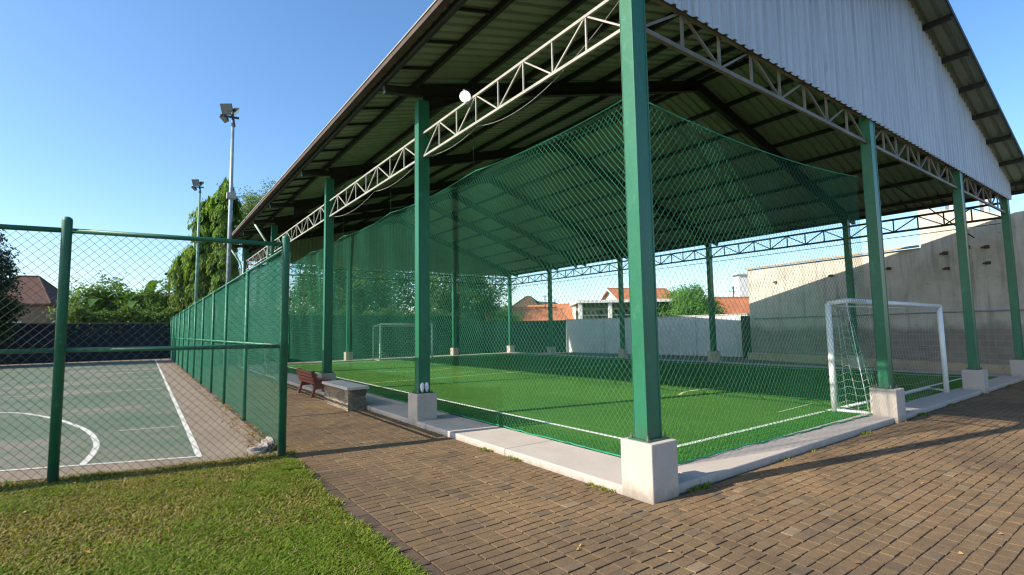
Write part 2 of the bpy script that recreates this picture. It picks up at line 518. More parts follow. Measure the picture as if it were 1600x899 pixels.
def mesh_obj(name, V, F, mat, parent=None, smooth=False, bevel=0, tint=None, origin=None):
    if origin is None:
        lo, hi = V.min(0), V.max(0)
        origin = np.array([(lo[0] + hi[0]) / 2, (lo[1] + hi[1]) / 2, lo[2]])
    me = bpy.data.meshes.new(name)
    V = np.asarray(V, float) - origin
    if isinstance(F, np.ndarray):
        nf, k = F.shape
        me.vertices.add(len(V))
        me.vertices.foreach_set('co', V.astype(np.float32).ravel())
        me.loops.add(nf * k)
        me.loops.foreach_set('vertex_index', F.astype(np.int32).ravel())
        me.polygons.add(nf)
        me.polygons.foreach_set('loop_start', (np.arange(nf) * k).astype(np.int32))
        me.polygons.foreach_set('loop_total', np.full(nf, k, np.int32))
        me.update(calc_edges=True)
    else:
        me.from_pydata([tuple(p) for p in V], [], F)
    if tint is not None:
        at_ = me.attributes.new('tint', 'FLOAT_COLOR', 'POINT')
        c = np.ones((len(V), 4), np.float32)
        c[:, :3] = tint
        at_.data.foreach_set('color', c.ravel())
    me.polygons.foreach_set('use_smooth', np.full(len(me.polygons), bool(smooth)))
    me.update()
    me.materials.append(M[mat] if isinstance(mat, str) else mat)
    o = bpy.data.objects.new(name, me)
    COL.objects.link(o)
    pw = Vector((0, 0, 0))
    if parent is not None:
        o.parent = parent
        pw = WORLD[parent.name]
    WORLD[o.name] = Vector(origin)
    o.location = Vector(origin) - pw
    if bevel:
        b = o.modifiers.new('bevel', 'BEVEL')
        b.width = bevel
        b.segments = 2
        b.limit_method = 'ANGLE'
    return o


def thing(name, label, cat, loc=(0, 0, 0), group=None):
    o = bpy.data.objects.new(name, None)
    o.empty_display_size = 0.2
    COL.objects.link(o)
    o.location = loc
    WORLD[o.name] = Vector(loc)
    return tag(o, label, cat, group)


def tag(o, label=None, cat=None, group=None, kind=None):
    if label:
        o['label'] = label
    if cat:
        o['category'] = cat
    if group:
        o['group'] = group
    if kind:
        o['kind'] = kind
    return o


def struct(o):
    o['kind'] = 'structure'
    return o


# ------------------------------------------------------------------ ground, paths, court
g = MB()
g.quad((-400, -400, -0.06), (600, -400, -0.06), (600, 900, -0.06), (-400, 900, -0.06))
struct(g.build('ground', 'earth'))


def strip(mb, pts, w, z, closed=False):
    """a painted line of width w along points"""
    L, Rr = [], []
    n = len(pts)
    for i, p in enumerate(pts):
        a = Vector(pts[max(i - 1, 0)])
        b = Vector(pts[min(i + 1, n - 1)])
        d = (b - a).normalized()
        s = Vector((-d.y, d.x)) * w / 2
        L.append((p[0] + s.x, p[1] + s.y, z))
        Rr.append((p[0] - s.x, p[1] - s.y, z))
    for i in range(n - 1):
        mb.quad(L[i], Rr[i], Rr[i + 1], L[i + 1])


# lawn soil and the court slab
g = MB()
g.poly([(-30, -30, -0.012), (-2.2, -30, -0.012), (-2.2, 4.33, -0.012), (-4.5, 4.64, -0.012), (-30, 9.4, -0.012)])
struct(g.build('lawn', 'soil_green'))
g = MB()
edge = [(-2.2, 4.36), (-3.0, 4.48), (-3.89, 4.63), (-5.04, 4.95), (-7, 5.5), (-12, 7.2), (-30, 13)]
top = [(-30, 40), (-2.2, 40)]
g.poly([(x, y, 0.0) for x, y in reversed(edge)] + [(-2.2, 40, 0.0), (-30, 40, 0.0)])
for (a, b) in zip(edge[:-1], edge[1:]):
    g.quad((b[0], b[1], -0.05), (a[0], a[1], -0.05), (a[0], a[1], 0), (b[0], b[1], 0))
struct(g.build('court_apron', 'apron'))
g = MB()
g.poly([(-30, 15.1, 0.004), (-3.16, 4.85, 0.004), (-3.1, 37.6, 0.004), (-30, 37.6, 0.004)])
struct(g.build('court_surface', 'court'))
g = MB()
strip(g, [(-3.15, 4.87), (-3.14, 6.1), (-3.08, 37.6)], 0.07, 0.008)
struct(g.build('court_sideline', 'line_worn'))
g = MB()
strip(g, [(-3.12, 4.835), (-5.14, 5.6), (-30, 15.08)], 0.06, 0.008)
struct(g.build('court_baseline', 'line_worn'))


def smooth_pts(P, k=8):
    out = []
    n = len(P)
    for i in range(n - 1):
        p0, p1, p2, p3 = [Vector(P[max(0, min(n - 1, j))]) for j in (i - 1, i, i + 1, i + 2)]
        for t in np.linspace(0, 1, k, endpoint=False):
            out.append(tuple(0.5 * ((2 * p1) + (-p0 + p2) * t + (2 * p0 - 5 * p1 + 4 * p2 - p3) * t * t + (-p0 + 3 * p1 - 3 * p2 + p3) * t ** 3)))
    out.append(tuple(P[-1]))
    return out


g = MB()
strip(g, smooth_pts([(-8.2, 13.2), (-6.23, 12.3), (-5.29, 10.7), (-4.6, 8.6), (-4.33, 7.06), (-4.3, 6.1), (-4.36, 5.3)]), 0.075, 0.009)
struct(g.build('court_arc_line', 'line_worn'))
g = MB()
strip(g, [(-4.1, 7.9), (-3.3, 7.7)], 0.05, 0.008)
strip(g, [(-8.5, 16.5), (-3.2, 15.6)], 0.06, 0.008)
struct(g.build('court_faint_line', 'line_faint'))

# paving: sand bed and individually laid bricks in one sheet
g = MB()
g.poly([(-2.3, -30, -0.008), (60, -30, -0.008), (60, 0.1, -0.008), (0.1, 0.1, -0.008), (0.1, 40, -0.008), (-2.3, 40, -0.008)])
struct(g.build('paving_bed', mottled('jointing sand', (0.045, 0.035, 0.022), (0.08, 0.062, 0.04), 7, 0.95, 0.5, 60, (0.3, 0.24, 0.15), bd=0.015)))

BV, BT = [], []


def brick(x0, x1, y0, y1, tone=None, skew=0.0036):
    h = 0.001 + random.gauss(0, 0.0009)
    c = 0.003
    j = lambda: random.gauss(0, skew)
    dx, dy = j(), j() * 0.6
    tx, ty = random.gauss(0, 0.0007), random.gauss(0, 0.0007)
    P = [(x0, y0), (x1, y0), (x1, y1), (x0, y1)]
    P = [(a + dx + j() * 0.5, b + dy + j() * 0.4) for a, b in P]
    cx, cy = (x0 + x1) / 2, (y0 + y1) / 2
    zz = [h + (tx if a > cx else -tx) + (ty if b > cy else -ty) for a, b in P]
    Q = [(a + (c if a < cx else -c), b + (c if b < cy else -c)) for a, b in P]
    vs = [(a, b, -0.03) for a, b in P] + [(a, b, z - 0.0025) for (a, b), z in zip(P, zz)] + [(a, b, z) for (a, b), z in zip(Q, zz)]
    BV.append(vs)
    if tone is None:
        k = random.random()
        base = np.array([0.168, 0.114, 0.064])
        # broad drifts of grey-brown and of ochre, as worn paths have
        d = math.sin(cx * 1.3 + 1.7 * math.sin(cy * 0.9)) * 0.5 + math.sin(cy * 2.1 + cx * 0.6) * 0.35 + random.gauss(0, 0.14)
        t = 1 / (1 + math.exp(-1.6 * d))
        tone = base * (0.8 + 0.3 * t) * np.array([1 + 0.06 * t, 1, 1 - 0.08 * t])
        if k < 0.045:
            tone = np.array([0.125, 0.09, 0.056]) * random.uniform(0.85, 1.15)
        elif k > 0.975:
            tone = np.array([0.185, 0.135, 0.082]) * random.uniform(0.85, 1.1)
        tone = tone * random.uniform(0.94, 1.06)
        if cx < -1.2:
            w = min(1, (-1.2 - cx) / 0.8)
            tone = tone * (1 - 0.18 * w)
    BT.append(np.repeat([tone], 12, 0))


bw, bd_, gap = 0.162, 0.1, 0.008
# the walk between lawn and hall: bricks in columns
x = -2.125
while x < -0.06:
    w = min(bw, -0.02 - x)
    y = -3.4 + random.uniform(0, bd_)
    while y < 26:
        l = bd_
        brick(x, x + w - gap * 0.8, y, y + l - gap * 1.25)
        y += l
    x += bw
# the apron before the gable: rows in running bond
row = 0
y = -0.0
while y > -3.6:
    xx = -0.055 + (0.5 * bw if row % 2 else 0) + random.uniform(-0.02, 0.02)
    if row % 2:
        brick(-0.055, -0.055 + bw * 0.5 - gap, y - bd_ + gap, y)
    while xx < 21:
        brick(xx, xx + bw - gap, y - bd_ + gap, y)
        xx += bw
    y -= bd_
    row += 1
# edging course along the lawn: long dark kerb bricks
y = -3.4
while y < 26:
    l = 0.3
    brick(-2.275, -2.135, y, y + l - 0.012, np.array([0.09, 0.063, 0.042]) * random.uniform(0.8, 1.15), 0.003)
    y += l
V = np.array(BV, float).reshape(-1, 3)
nb = len(BV)
fb = np.array([(8, 9, 10, 11), (4, 5, 9, 8), (5, 6, 10, 9), (6, 7, 11, 10), (7, 4, 8, 11), (0, 1, 5, 4), (1, 2, 6, 5), (2, 3, 7, 6), (3, 0, 4, 7)])
F = (fb[None] + (np.arange(nb) * 12)[:, None, None]).reshape(-1, 4)
struct(mesh_obj('paving', V, F, 'brick', tint=np.concatenate(BT)))

# hall floor: kerb screed and turf
XE, YE = 16.42, 24.95
TX0, TX1, TY0, TY1 = 0.8, 15.6, 0.52, 24.2


def slab_run(p0, p1, q0, q1, z, n):
    pass


g = MB()
segs = [0.05, 2.35, 4.6, 7.1, 9.6, 12.1, 14.6, 17.1, 19.6, 22.1, YE]
for a, b in zip(segs[:-1], segs[1:]):
    g.box(0.0, TX0, a + 0.004, b - 0.004, -0.05, 0.08)
xs = [TX0 + 0.008, 3.4, 6.0, 8.6, 11.2, 13.8, XE]
for a, b in zip(xs[:-1], xs[1:]):
    g.box(a, b - 0.006, 0.055, TY0, -0.05, 0.08)
g.box(TX1, XE, TY0 + 0.004, YE, -0.05, 0.08)
g.box(TX0 + 0.01, TX1 - 0.01, TY1, YE, -0.05, 0.08)
struct(g.build('kerb', 'kerb', bevel=0.012))
g = MB()
g.box(TX0 + 0.004, TX1 - 0.004, TY0 + 0.004, TY1 - 0.004, -0.05, 0.072)
struct(g.build('turf', 'turf'))
zl = 0.0765
g = MB()
strip(g, [(1.6, 1.09), (1.6, 22.6)], 0.075, zl)
strip(g, [(14.8, 1.09), (14.8, 22.6)], 0.075, zl)
struct(g.build('turf_sideline', 'line_white'))
g = MB()
strip(g, [(1.64, 1.05), (5.95, 1.05)], 0.075, zl + 0.001)
strip(g, [(6.1, 1.05), (14.76, 1.05)], 0.075, zl + 0.001)
strip(g, [(1.64, 22.6), (14.76, 22.6)], 0.075, zl + 0.001)
struct(g.build('turf_goal_line', 'line_white'))
g = MB()
strip(g, smooth_pts([(6.02, 4.08), (6.5, 4.3), (7.2, 4.35), (7.95, 4.22)]), 0.06, zl)
strip(g, smooth_pts([(3.65, 16.2), (4.3, 15.2), (5.3, 14.8), (6.5, 15.4)]), 0.06, zl)
struct(g.build('turf_arc_line', 'line_yellow'))
g = MB()
strip(g, [(5.3, 1.52), (6.75, 1.6)], 0.025, zl)
strip(g, [(5.0, 13.0), (6.2, 13.05)], 0.05, zl)
strip(g, [(1.64, 11.8), (14.76, 11.8)], 0.06, zl)
struct(g.build('turf_short_line', 'line_yellow'))

# ------------------------------------------------------------------ the roofed hall
BL = [0.19, 5.11, 10.83, 18.06, 24.72]          # columns along the walk (x = 0.19)
BR = [0.19, 4.28, 9.69, 14.83, 20.52, 24.72]    # columns on the far side (x = 16.2)
XL, XR = 0.19, 16.2
AX = [0.19, 6.28, 11.56, 16.2]                  # columns across the near gable
AXF = [0.19, 5.3, 11.9, 16.2]
ZB, ZT = 4.74, 5.17                             # truss chords
XRG, ZRG = 8.2, 8.4                             # ridge
XEL, ZEL = -0.6, 6.0                            # eaves
XER, ZER = 16.95, 5.42
Y0R, Y1R = -0.42, 25.3


def zroof(x):
    if x < XRG:
        return ZEL + (ZRG - ZEL) * (x - XEL) / (XRG - XEL)
    return ZRG + (ZER - ZRG) * (x - XRG) / (XER - XRG)


hall = thing('sports_hall', 'open-sided sports hall with pitched metal roof on green steel columns over turf', 'sports hall', (8.2, 12.5, 0))


def column(x, y, top, seed):
    """box column of two lipped channels on a concrete plinth"""
    c = MB()
    wx, wy = 0.105, 0.075
    c.box(x - wx, x + wx, y - wy, y + wy, 0.54, top)
    # channel lips standing proud on the broad faces
    for s in (-1, 1):
        c.box(x - wx - 0.004, x - wx + 0.018, y + s * wy - (0.006 if s < 0 else 0), y + s * wy + (0.006 if s > 0 else 0), 0.54, top - 0.01)
        c.box(x + wx - 0.018, x + wx + 0.004, y + s * wy - (0.006 if s < 0 else 0), y + s * wy + (0.006 if s > 0 else 0), 0.54, top - 0.01)
    o = c.build('column', 'green_paint', hall, bevel=0.004)
    p = MB()
    p.box(x - 0.19, x + 0.19, y - 0.19, y + 0.19, -0.05, 0.526)
    p.build('plinth', 'concrete', o, bevel=0.012)
    bp = MB()
    bp.box(x - 0.15, x + 0.15, y - 0.125, y + 0.125, 0.527, 0.54)
    bp.build('base_plate', 'green_paint', o)
    for sx in (-1, 1):
        for sy in (-1, 1):
            b = MB()
            b.tube([(x + sx * 0.128, y + sy * 0.1, 0.541), (x + sx * 0.128, y + sy * 0.1, 0.585)], 0.008, 6)
            b.tube([(x + sx * 0.128, y + sy * 0.1, 0.541), (x + sx * 0.128, y + sy * 0.1, 0.558)], 0.016, 6)
            b.build('anchor_bolt', 'bolt', o)
    return o


cols = {}
k = 0
for y in BL:
    cols[('L', y)] = column(XL, y, zroof(XL) - 0.12 - (0.3 if y > 1 else 0.0), k)
    k += 1
for y in BR:
    cols[('R', y)] = column(XR, y, zroof(XR) - 0.12 - (0.3 if y > 1 else 0.0), k)
for xx in AX[1:3]:
    column(xx, 0.19, ZT + 0.06, k)
for xx in AXF[1:3]:
    column(xx, 24.72, ZT + 0.06, k)


def truss(p0, p1, panels, mat, name, zb=ZB, zt=ZT, start=0, s=0.032):
    """Warren truss with verticals between two columns, chords of small box section"""
    t = MB()
    p0, p1 = Vector(p0), Vector(p1)
    t.beam((p0.x, p0.y, zb), (p1.x, p1.y, zb), s, s * 1.15)
    t.beam((p0.x, p0.y, zt), (p1.x, p1.y, zt), s, s * 1.15)
    nodes = [p0.lerp(p1, i / panels) for i in range(panels + 1)]
    hh = s * 0.575
    for i, n in enumerate(nodes):
        if 0 < i < panels:
            t.beam((n.x, n.y, zb + hh), (n.x, n.y, zt - hh), s * 0.62, s * 0.62, (p1 - p0))
        if i < panels:
            q = nodes[i + 1]
            d = (q - n) * 0.05
            lo, hi = ((n + d), (q - d)) if (i + start) % 2 == 0 else ((q - d), (n + d))
            t.beam((lo.x, lo.y, zb + hh), (hi.x, hi.y, zt - hh), s * 0.6, s * 0.6, (p1 - p0).cross(Vector((0, 0, 1))))
    return t.build(name, mat, hall)


for a, b in zip(BL[:-1], BL[1:]):
    n = 8 if b - a < 6.3 else 10
    truss((XL, a + 0.08, 0), (XL, b - 0.08, 0), n, 'truss_white', 'side_truss')
for a, b in zip(BR[:-1], BR[1:]):
    truss((XR, a + 0.08, 0), (XR, b - 0.08, 0), 8 if b - a > 4.5 else 6, 'truss_green', 'side_truss', 4.6, 5.02, 0, 0.055)
for a, b in zip(AX[:-1], AX[1:]):
    truss((a + 0.11, 0.19, 0), (b - 0.11, 0.19, 0), 8 if b - a > 5.5 else (8 if b - a > 5 else 6), 'truss_brown', 'gable_truss', ZB - 0.02, ZT, 0, 0.046)
for a, b in zip(AXF[:-1], AXF[1:]):
    truss((a + 0.11, 24.72, 0), (b - 0.11, 24.72, 0), 8, 'truss_green', 'gable_truss', 4.6, 5.02, 0, 0.055)

# portal rafters with haunches
frames = [(0.19, 0.19), (5.11, 4.28), (10.83, 9.69), (15.0, 14.83), (18.06, 18.06), (20.52, 20.52), (24.72, 24.72)]
dr = 0.28
for i, (ya, yb) in enumerate(frames):
    ym = (ya + yb) / 2
    r = MB()
    off = 0.12 + dr / 2
    e0 = (XEL + 0.06, ya, zroof(XEL + 0.06) - 0.12 - 0.07)
    A = (XL, ya, zroof(XL) - off)
    T = (XRG, ym, ZRG - off - 0.01)
    Bp = (XR, yb, zroof(XR) - off)
    e1 = (XER - 0.06, yb, zroof(XER - 0.06) - 0.12 - 0.07)
    if i > 0:
        r.ibeam(A, T, 0.13, dr)
        r.ibeam(Bp, T, 0.13, dr)
        r.beam(e0, A, 0.1, 0.14)
        r.beam(e1, Bp, 0.1, 0.14)
        # haunch plates
        for P, sgn, y in ((A, 1, ya), (Bp, -1, yb)):
            h0 = (P[0], y, P[2] - 0.42)
            h1 = (P[0] + sgn * 1.2, y, zroof(P[0] + sgn * 1.2) - off - 0.02)
            for dy in (-0.006, 0.006):
                r.poly([(P[0] + sgn * 0.02, y + dy, P[2]), (h0[0] + sgn * 0.02, y + dy, h0[2]), (h1[0], y + dy, h1[2])])
            r.beam(h0, h1, 0.12, 0.014)
    else:
        r.ibeam(A, T, 0.1, 0.2)
        r.ibeam(Bp, T, 0.1, 0.2)
        r.beam(e0, A, 0.1, 0.12)
        r.beam(e1, Bp, 0.1, 0.12)
    r.build('rafter', 'dark_steel', hall)

# purlins: lipped channels along the roof
cprof = [(-0.03, -0.055), (0.03, -0.055), (0.03, -0.04), (-0.022, -0.04), (-0.022, 0.04), (0.03, 0.04), (0.03, 0.055), (-0.03, 0.055)]
px = [XEL + 0.05 + 0.0, 0.12] + [0.12 + 1.15 * i for i in range(1, 7)] + [XRG - 0.15]
px += [XRG + 0.15] + [XRG + 0.15 + 1.15 * i for i in range(1, 8)] + [XER - 0.06]
for xp in px:
    p = MB()
    z = zroof(xp) - 0.064
    p.sweep(cprof, (xp, Y0R + 0.02, z), (xp, Y1R - 0.02, z))
    p.build('purlin', 'dark_steel', hall)
# small outriggers in the eave strip
y = -0.2
while y < 25:
    o_ = MB()
    o_.beam((XEL + 0.09, y, zroof(XEL + 0.09) - 0.04), (0.07, y, zroof(0.07) - 0.04), 0.025, 0.05)
    o_.build('eave_outrigger', 'dark_steel', hall)
    o_ = MB()
    o_.beam((16.25, y, zroof(16.25) - 0.04), (XER - 0.1, y, zroof(XER - 0.1) - 0.04), 0.025, 0.05)
    o_.build('eave_outrigger', 'dark_steel', hall)
    y += 0.95


# corrugated sheets
def sheet(name, xa, xb, mat, ztop=0.05, pitch=0.24):
    ys = []
    y = Y0R
    prof = [(0, 0), (0.15, 0), (0.165, 1), (0.215, 1)]
    while y < Y1R - 0.01:
        for d, h in prof:
            ys.append((min(y + d, Y1R), h * ztop))
        y += pitch
    ys = np.array(ys)
    n = len(ys)
    V = np.zeros((2 * n, 3))
    for i, xx in enumerate((xa, xb)):
        V[i * n:(i + 1) * n, 0] = xx
        V[i * n:(i + 1) * n, 1] = ys[:, 0]
        V[i * n:(i + 1) * n, 2] = zroof(xx) + ys[:, 1]
    a = np.arange(n - 1)
    F = np.stack([a, a + n, a + n + 1, a + 1], 1)
    o = mesh_obj(name, V, F, mat, hall)
    s = o.modifiers.new('thick', 'SOLIDIFY')
    s.thickness = 0.004
    s.offset = 1
    return o


sheet('roof_sheet', XEL - 0.08, XRG, 'roof_under')
sheet('roof_sheet', XRG, XER + 0.08, 'roof_under')
c = MB()
c.sweep([(-0.25, -0.05), (0, 0.055), (0.25, -0.055), (0.25, -0.045), (0, 0.065), (-0.25, -0.04)], (XRG, Y0R, ZRG + 0.06), (XRG, Y1R, ZRG + 0.06))
c.build('ridge_cap', 'roof_under', hall)
# gutter on the walk side, rusty with a pale rim
c = MB()
gx = XEL - 0.1
c.sweep([(-0.05, 0.01), (0.05, 0.01), (0.05, 0.1), (0.04, 0.1), (0.04, 0.02), (-0.04, 0.02), (-0.04, 0.1), (-0.05, 0.1)], (gx, Y0R, ZEL - 0.06), (gx, Y1R, ZEL - 0.06))
go = c.build('gutter', 'gutter', hall)
c = MB()
c.beam((gx - 0.058, Y0R, ZEL + 0.045), (gx - 0.058, Y1R, ZEL + 0.045), 0.014, 0.02)
c.build('gutter_rim', 'truss_white', go)
c = MB()
gx = XER + 0.1
c.sweep([(-0.05, 0.01), (0.05, 0.01), (0.05, 0.1), (0.04, 0.1), (0.04, 0.02), (-0.04, 0.02), (-0.04, 0.1), (-0.05, 0.1)], (gx, Y0R, ZER - 0.06), (gx, Y1R, ZER - 0.06))
c.build('gutter', 'gutter', hall)
# verge trims
c = MB()
for xa, xb in ((XEL - 0.08, XRG), (XRG, XER + 0.08)):
    c.beam((xa, Y0R - 0.012, zroof(xa) - 0.01), (xb, Y0R - 0.012, zroof(xb) - 0.01), 0.016, 0.1)
c.build('verge_trim', 'dark_steel', hall)


# gable cladding: vertical trapezoid ribs cut to the roof line
def gable(y, sgn, zb, mat='gable'):
    P = []
    xx = XL - 0.16
    prof = [(0, 0), (0.09, 0), (0.115, 1), (0.155, 1), (0.18, 0), (0.2, 0)]
    while xx < XR + 0.1:
        for d, h in prof[:-1]:
            P.append((xx + d, y - sgn * 0.036 * h))
        xx += 0.2
    P = np.array(P)
    n = len(P)
    zt = np.array([zroof(q) - 0.012 for q in P[:, 0]])
    V = np.zeros((2 * n, 3))
    V[:n, :2] = P
    V[n:, :2] = P
    V[:n, 2] = zb
    V[n:, 2] = zt
    a = np.arange(n - 1)
    F = np.stack([a, a + 1, a + n + 1, a + n], 1)
    o = mesh_obj('gable_wall', V, F, mat, hall)
    s = o.modifiers.new('thick', 'SOLIDIFY')
    s.thickness = 0.003
    return o


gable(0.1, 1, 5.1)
gable(24.82, -1, 5.2, 'roof_under')

# downpipes with a cranked head to the gutter
for y in (18.06, 24.72):
    c = MB()
    c.tube([(-0.03, y - 0.03, 0.1), (-0.03, y - 0.03, 4.95), (-0.08, y - 0.03, 5.1), (-0.5, y - 0.03, 5.75)], 0.04, 8)
    c.build('downpipe', 'pipe', hall, smooth=True)

# corner bracket under the far eave
c = MB()
c.beam((XR + 0.1, 0.19, 4.95), (XR + 0.62, 0.19, 5.38), 0.05, 0.05)
c.beam((XR + 0.1, 0.19, 5.36), (XR + 0.7, 0.19, 5.36), 0.05, 0.05)
c.build('eave_bracket', 'truss_green', hall)
# diagonal bracing rod under the roof on the far side
c = MB()
c.tube([(13.6, 2.2, 5.75), (16.1, 0.9, 4.1)], 0.018, 6)
c.build('brace_rod', 'dark_steel', hall)

# a white globe lamp on the truss, a loose cable beneath it
c = MB()
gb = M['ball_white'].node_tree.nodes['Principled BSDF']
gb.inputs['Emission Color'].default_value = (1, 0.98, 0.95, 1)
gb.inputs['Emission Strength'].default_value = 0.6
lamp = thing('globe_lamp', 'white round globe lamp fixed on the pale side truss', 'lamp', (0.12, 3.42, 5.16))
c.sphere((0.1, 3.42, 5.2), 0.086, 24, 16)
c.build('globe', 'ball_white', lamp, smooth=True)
c = MB()
c.tube([(0.17, 3.42, 5.1), (0.12, 3.42, 5.12)], 0.03, 10)
c.build('lamp_holder', 'cable_grey', lamp, smooth=True)
c = MB()
c.tube([(0.1, 3.42, 5.268), (0.1, 3.42, 5.3)], 0.042, 12)
c.tube([(0.1, 3.42, 5.3), (0.17, 3.42, 5.33), (0.19, 3.42, 5.2)], 0.01, 6)
c.build('lamp_cap', 'black_metal', lamp)


def hang(p0, p1, sag, n=16):
    p0, p1 = Vector(p0), Vector(p1)
    return [p0.lerp(p1, t) - Vector((0, 0, sag * 4 * t * (1 - t))) for t in np.linspace(0, 1, n)]


c = MB()
c.tube(hang((0.2, 0.3, 5.12), (0.24, 1.2, 4.78), 0.02), 0.005, 5)
c.tube(hang((0.24, 1.2, 4.78), (0.24, 3.3, 4.72), 0.17), 0.005, 5)
c.tube(hang((0.24, 3.3, 4.72), (0.24, 5.0, 4.75), 0.1), 0.005, 5)
tag(c.build('power_cable', 'cable_grey'), 'thin grey cable sagging beneath the pale side truss nearest the corner column', 'cable')
c = MB()
c.tube(hang((0.24, 5.3, 4.75), (0.24, 7.6, 4.7), 0.12), 0.006, 5)
c.tube(hang((0.24, 7.6, 4.7), (0.24, 10.7, 4.73), 0.16), 0.006, 5)
tag(c.build('power_cable', 'cable_grey'), 'thin grey cable looping under the side truss between the second and third columns', 'cable')
c = MB()
c.tube(hang((16.1, 24.6, 4.42), (16.1, 0.3, 4.42), 0.04), 0.012, 5)
tag(c.build('power_cable', 'cable'), 'long dark wire strung below the far side truss under the open sky', 'cable')

# ------------------------------------------------------------------ nets
def strands_mesh(S, r):
    """S: list of (k,3) polylines of equal k -> thin three sided tubes"""
    S = np.asarray(S, float)
    n, k, _ = S.shape
    d = np.zeros_like(S)
    d[:, 1:-1] = S[:, 2:] - S[:, :-2]
    d[:, 0] = S[:, 1] - S[:, 0]
    d[:, -1] = S[:, -1] - S[:, -2]
    d /= np.linalg.norm(d, axis=2, keepdims=True) + 1e-9
    ref = np.where(np.abs(d[..., 2:3]) > 0.95, np.array([1., 0, 0]), np.array([0, 0, 1.]))
    a = np.cross(d, ref)
    a /= np.linalg.norm(a, axis=2, keepdims=True) + 1e-9
    b = np.cross(d, a)
    V = []
    for t in (0, 2 * math.pi / 3, 4 * math.pi / 3):
        V.append(S + r * (a * math.cos(t) + b * math.sin(t)))
    V = np.stack(V, 2).reshape(-1, 3)          # n,k,3 corner
    idx = np.arange(n * k * 3).reshape(n, k, 3)
    F = []
    for j in range(3):
        jj = (j + 1) % 3
        F.append(np.stack([idx[:, :-1, j], idx[:, :-1, jj], idx[:, 1:, jj], idx[:, 1:, j]], -1).reshape(-1, 4))
    return V, np.concatenate(F)


def diamond(p0, p1, zbot, ztop, cell, k=14, wav=0.0, hr=1.0):
    """diamond mesh on the vertical sheet p0->p1; ztop a function of the run (0..1)"""
    p0, p1 = np.array(p0, float), np.array(p1, float)
    L = np.linalg.norm(p1 - p0)
    nrm = np.array([-(p1 - p0)[1], (p1 - p0)[0]]) / L
    H = ztop(0.5) - zbot
    out = []
    run = H / hr                                # horizontal run of a strand over the full height
    u0 = -run
    while u0 < L:
        for sg in (1, -1):
            a = u0 if sg > 0 else u0 + run
            t = np.linspace(0, 1, k)
            u = a + sg * run * t
            lo, hi = 0.0, 1.0
            # clip to 0..L
            if sg > 0:
                lo = max(0, -a / run)
                hi = min(1, (L - a) / run)
            else:
                lo = max(0, (a - L) / run)
                hi = min(1, a / run)
            if hi - lo < 1e-3:
                continue
            t = np.linspace(lo, hi, k)
            u = a + sg * run * t
            xy = p0[None] + (p1 - p0)[None] * (u / L)[:, None]
            zt = np.array([ztop(q) for q in u / L])
            z = zbot + (zt - zbot) * t
            if wav:
                wv = wav * (np.sin(u * 1.9 + z * 0.8) + 0.6 * np.sin(u * 4.3 - z * 1.7 + 1.1)) * np.sin(math.pi * t * 0.5 + 0.2)
                xy = xy + nrm[None] * wv[:, None]
                u2 = wav * 0.35 * np.sin(z * 5.1 + u * 2.2)
                xy = xy + ((p1 - p0) / L)[None] * u2[:, None]
            out.append(np.column_stack([xy, z]))
        u0 += cell
    return out


def scallop(spans, h, sag):
    """top edge hung between supports (runs 0..1) with a slight sag"""
    def f(q):
        for a, b in zip(spans[:-1], spans[1:]):
            if q <= b:
                t = (q - a) / (b - a)
                return h - sag * 4 * t * (1 - t)
        return h
    return f


NX, NY = 0.79, 0.5
spanL = [0] + [(y - NY) / (24.3 - NY) for y in (4.3, 8.0, 11.5, 15, 18.5, 21.5)] + [1.0]
ztL = scallop(spanL, 4.37, 0.08)
S = diamond((NX, NY), (NX, 24.3), 0.085, ztL, 0.08, 20, 0.032, 1.25)
net = thing('side_net', 'tall green diamond net hung along the walk side of the turf pitch', 'net', (NX, 12.4, 0.08))
V, F = strands_mesh(S, 0.0025)
mesh_obj('mesh', V, F, 'net_green', net, smooth=True)
c = MB()
c.tube([(NX, NY + (24.3 - NY) * q, ztL(q)) for q in np.linspace(0, 1, 90)], 0.009, 6)
c.build('top_rope', 'net_green', net, smooth=True)
c = MB()
c.tube([(NX + random.uniform(-0.02, 0.02), y, 0.092 + random.uniform(0, 0.012)) for y in np.arange(NY, 24.3, 0.15)], 0.011, 5)
c.build('bottom_rope', 'net_green', net, smooth=True)
for y in (4.3, 8.0, 11.5, 15, 18.5, 21.5):
    c = MB()
    c.tube([(NX, y, 4.36), (NX + 0.05, y + 0.1, zroof(NX) - 0.3)], 0.005, 4)
    c.build('hanger_rope', 'cable', net)

ztG = scallop([0, 1], 4.16, 0.12)
S = diamond((NX, NY), (6.2, 0.36), 0.085, ztG, 0.088, 18, 0.03, 1.25)
net = thing('gable_net', 'green diamond net hung under the near gable left of the white goal', 'net', (3.4, 0.43, 0.08))
V, F = strands_mesh(S, 0.002)
mesh_obj('mesh', V, F, 'net_green', net, smooth=True)
c = MB()
c.tube([(NX + (6.2 - NX) * q, NY - 0.14 * q, ztG(q)) for q in np.linspace(0, 1, 30)], 0.009, 6)
c.build('top_rope', 'net_green', net, smooth=True)
c = MB()
c.tube([(x_, NY - 0.14 * (x_ - NX) / 5.4 + random.uniform(-0.02, 0.02), 0.092 + random.uniform(0, 0.012)) for x_ in np.arange(NX, 6.2, 0.15)], 0.011, 5)
c.build('bottom_rope', 'net_green', net, smooth=True)

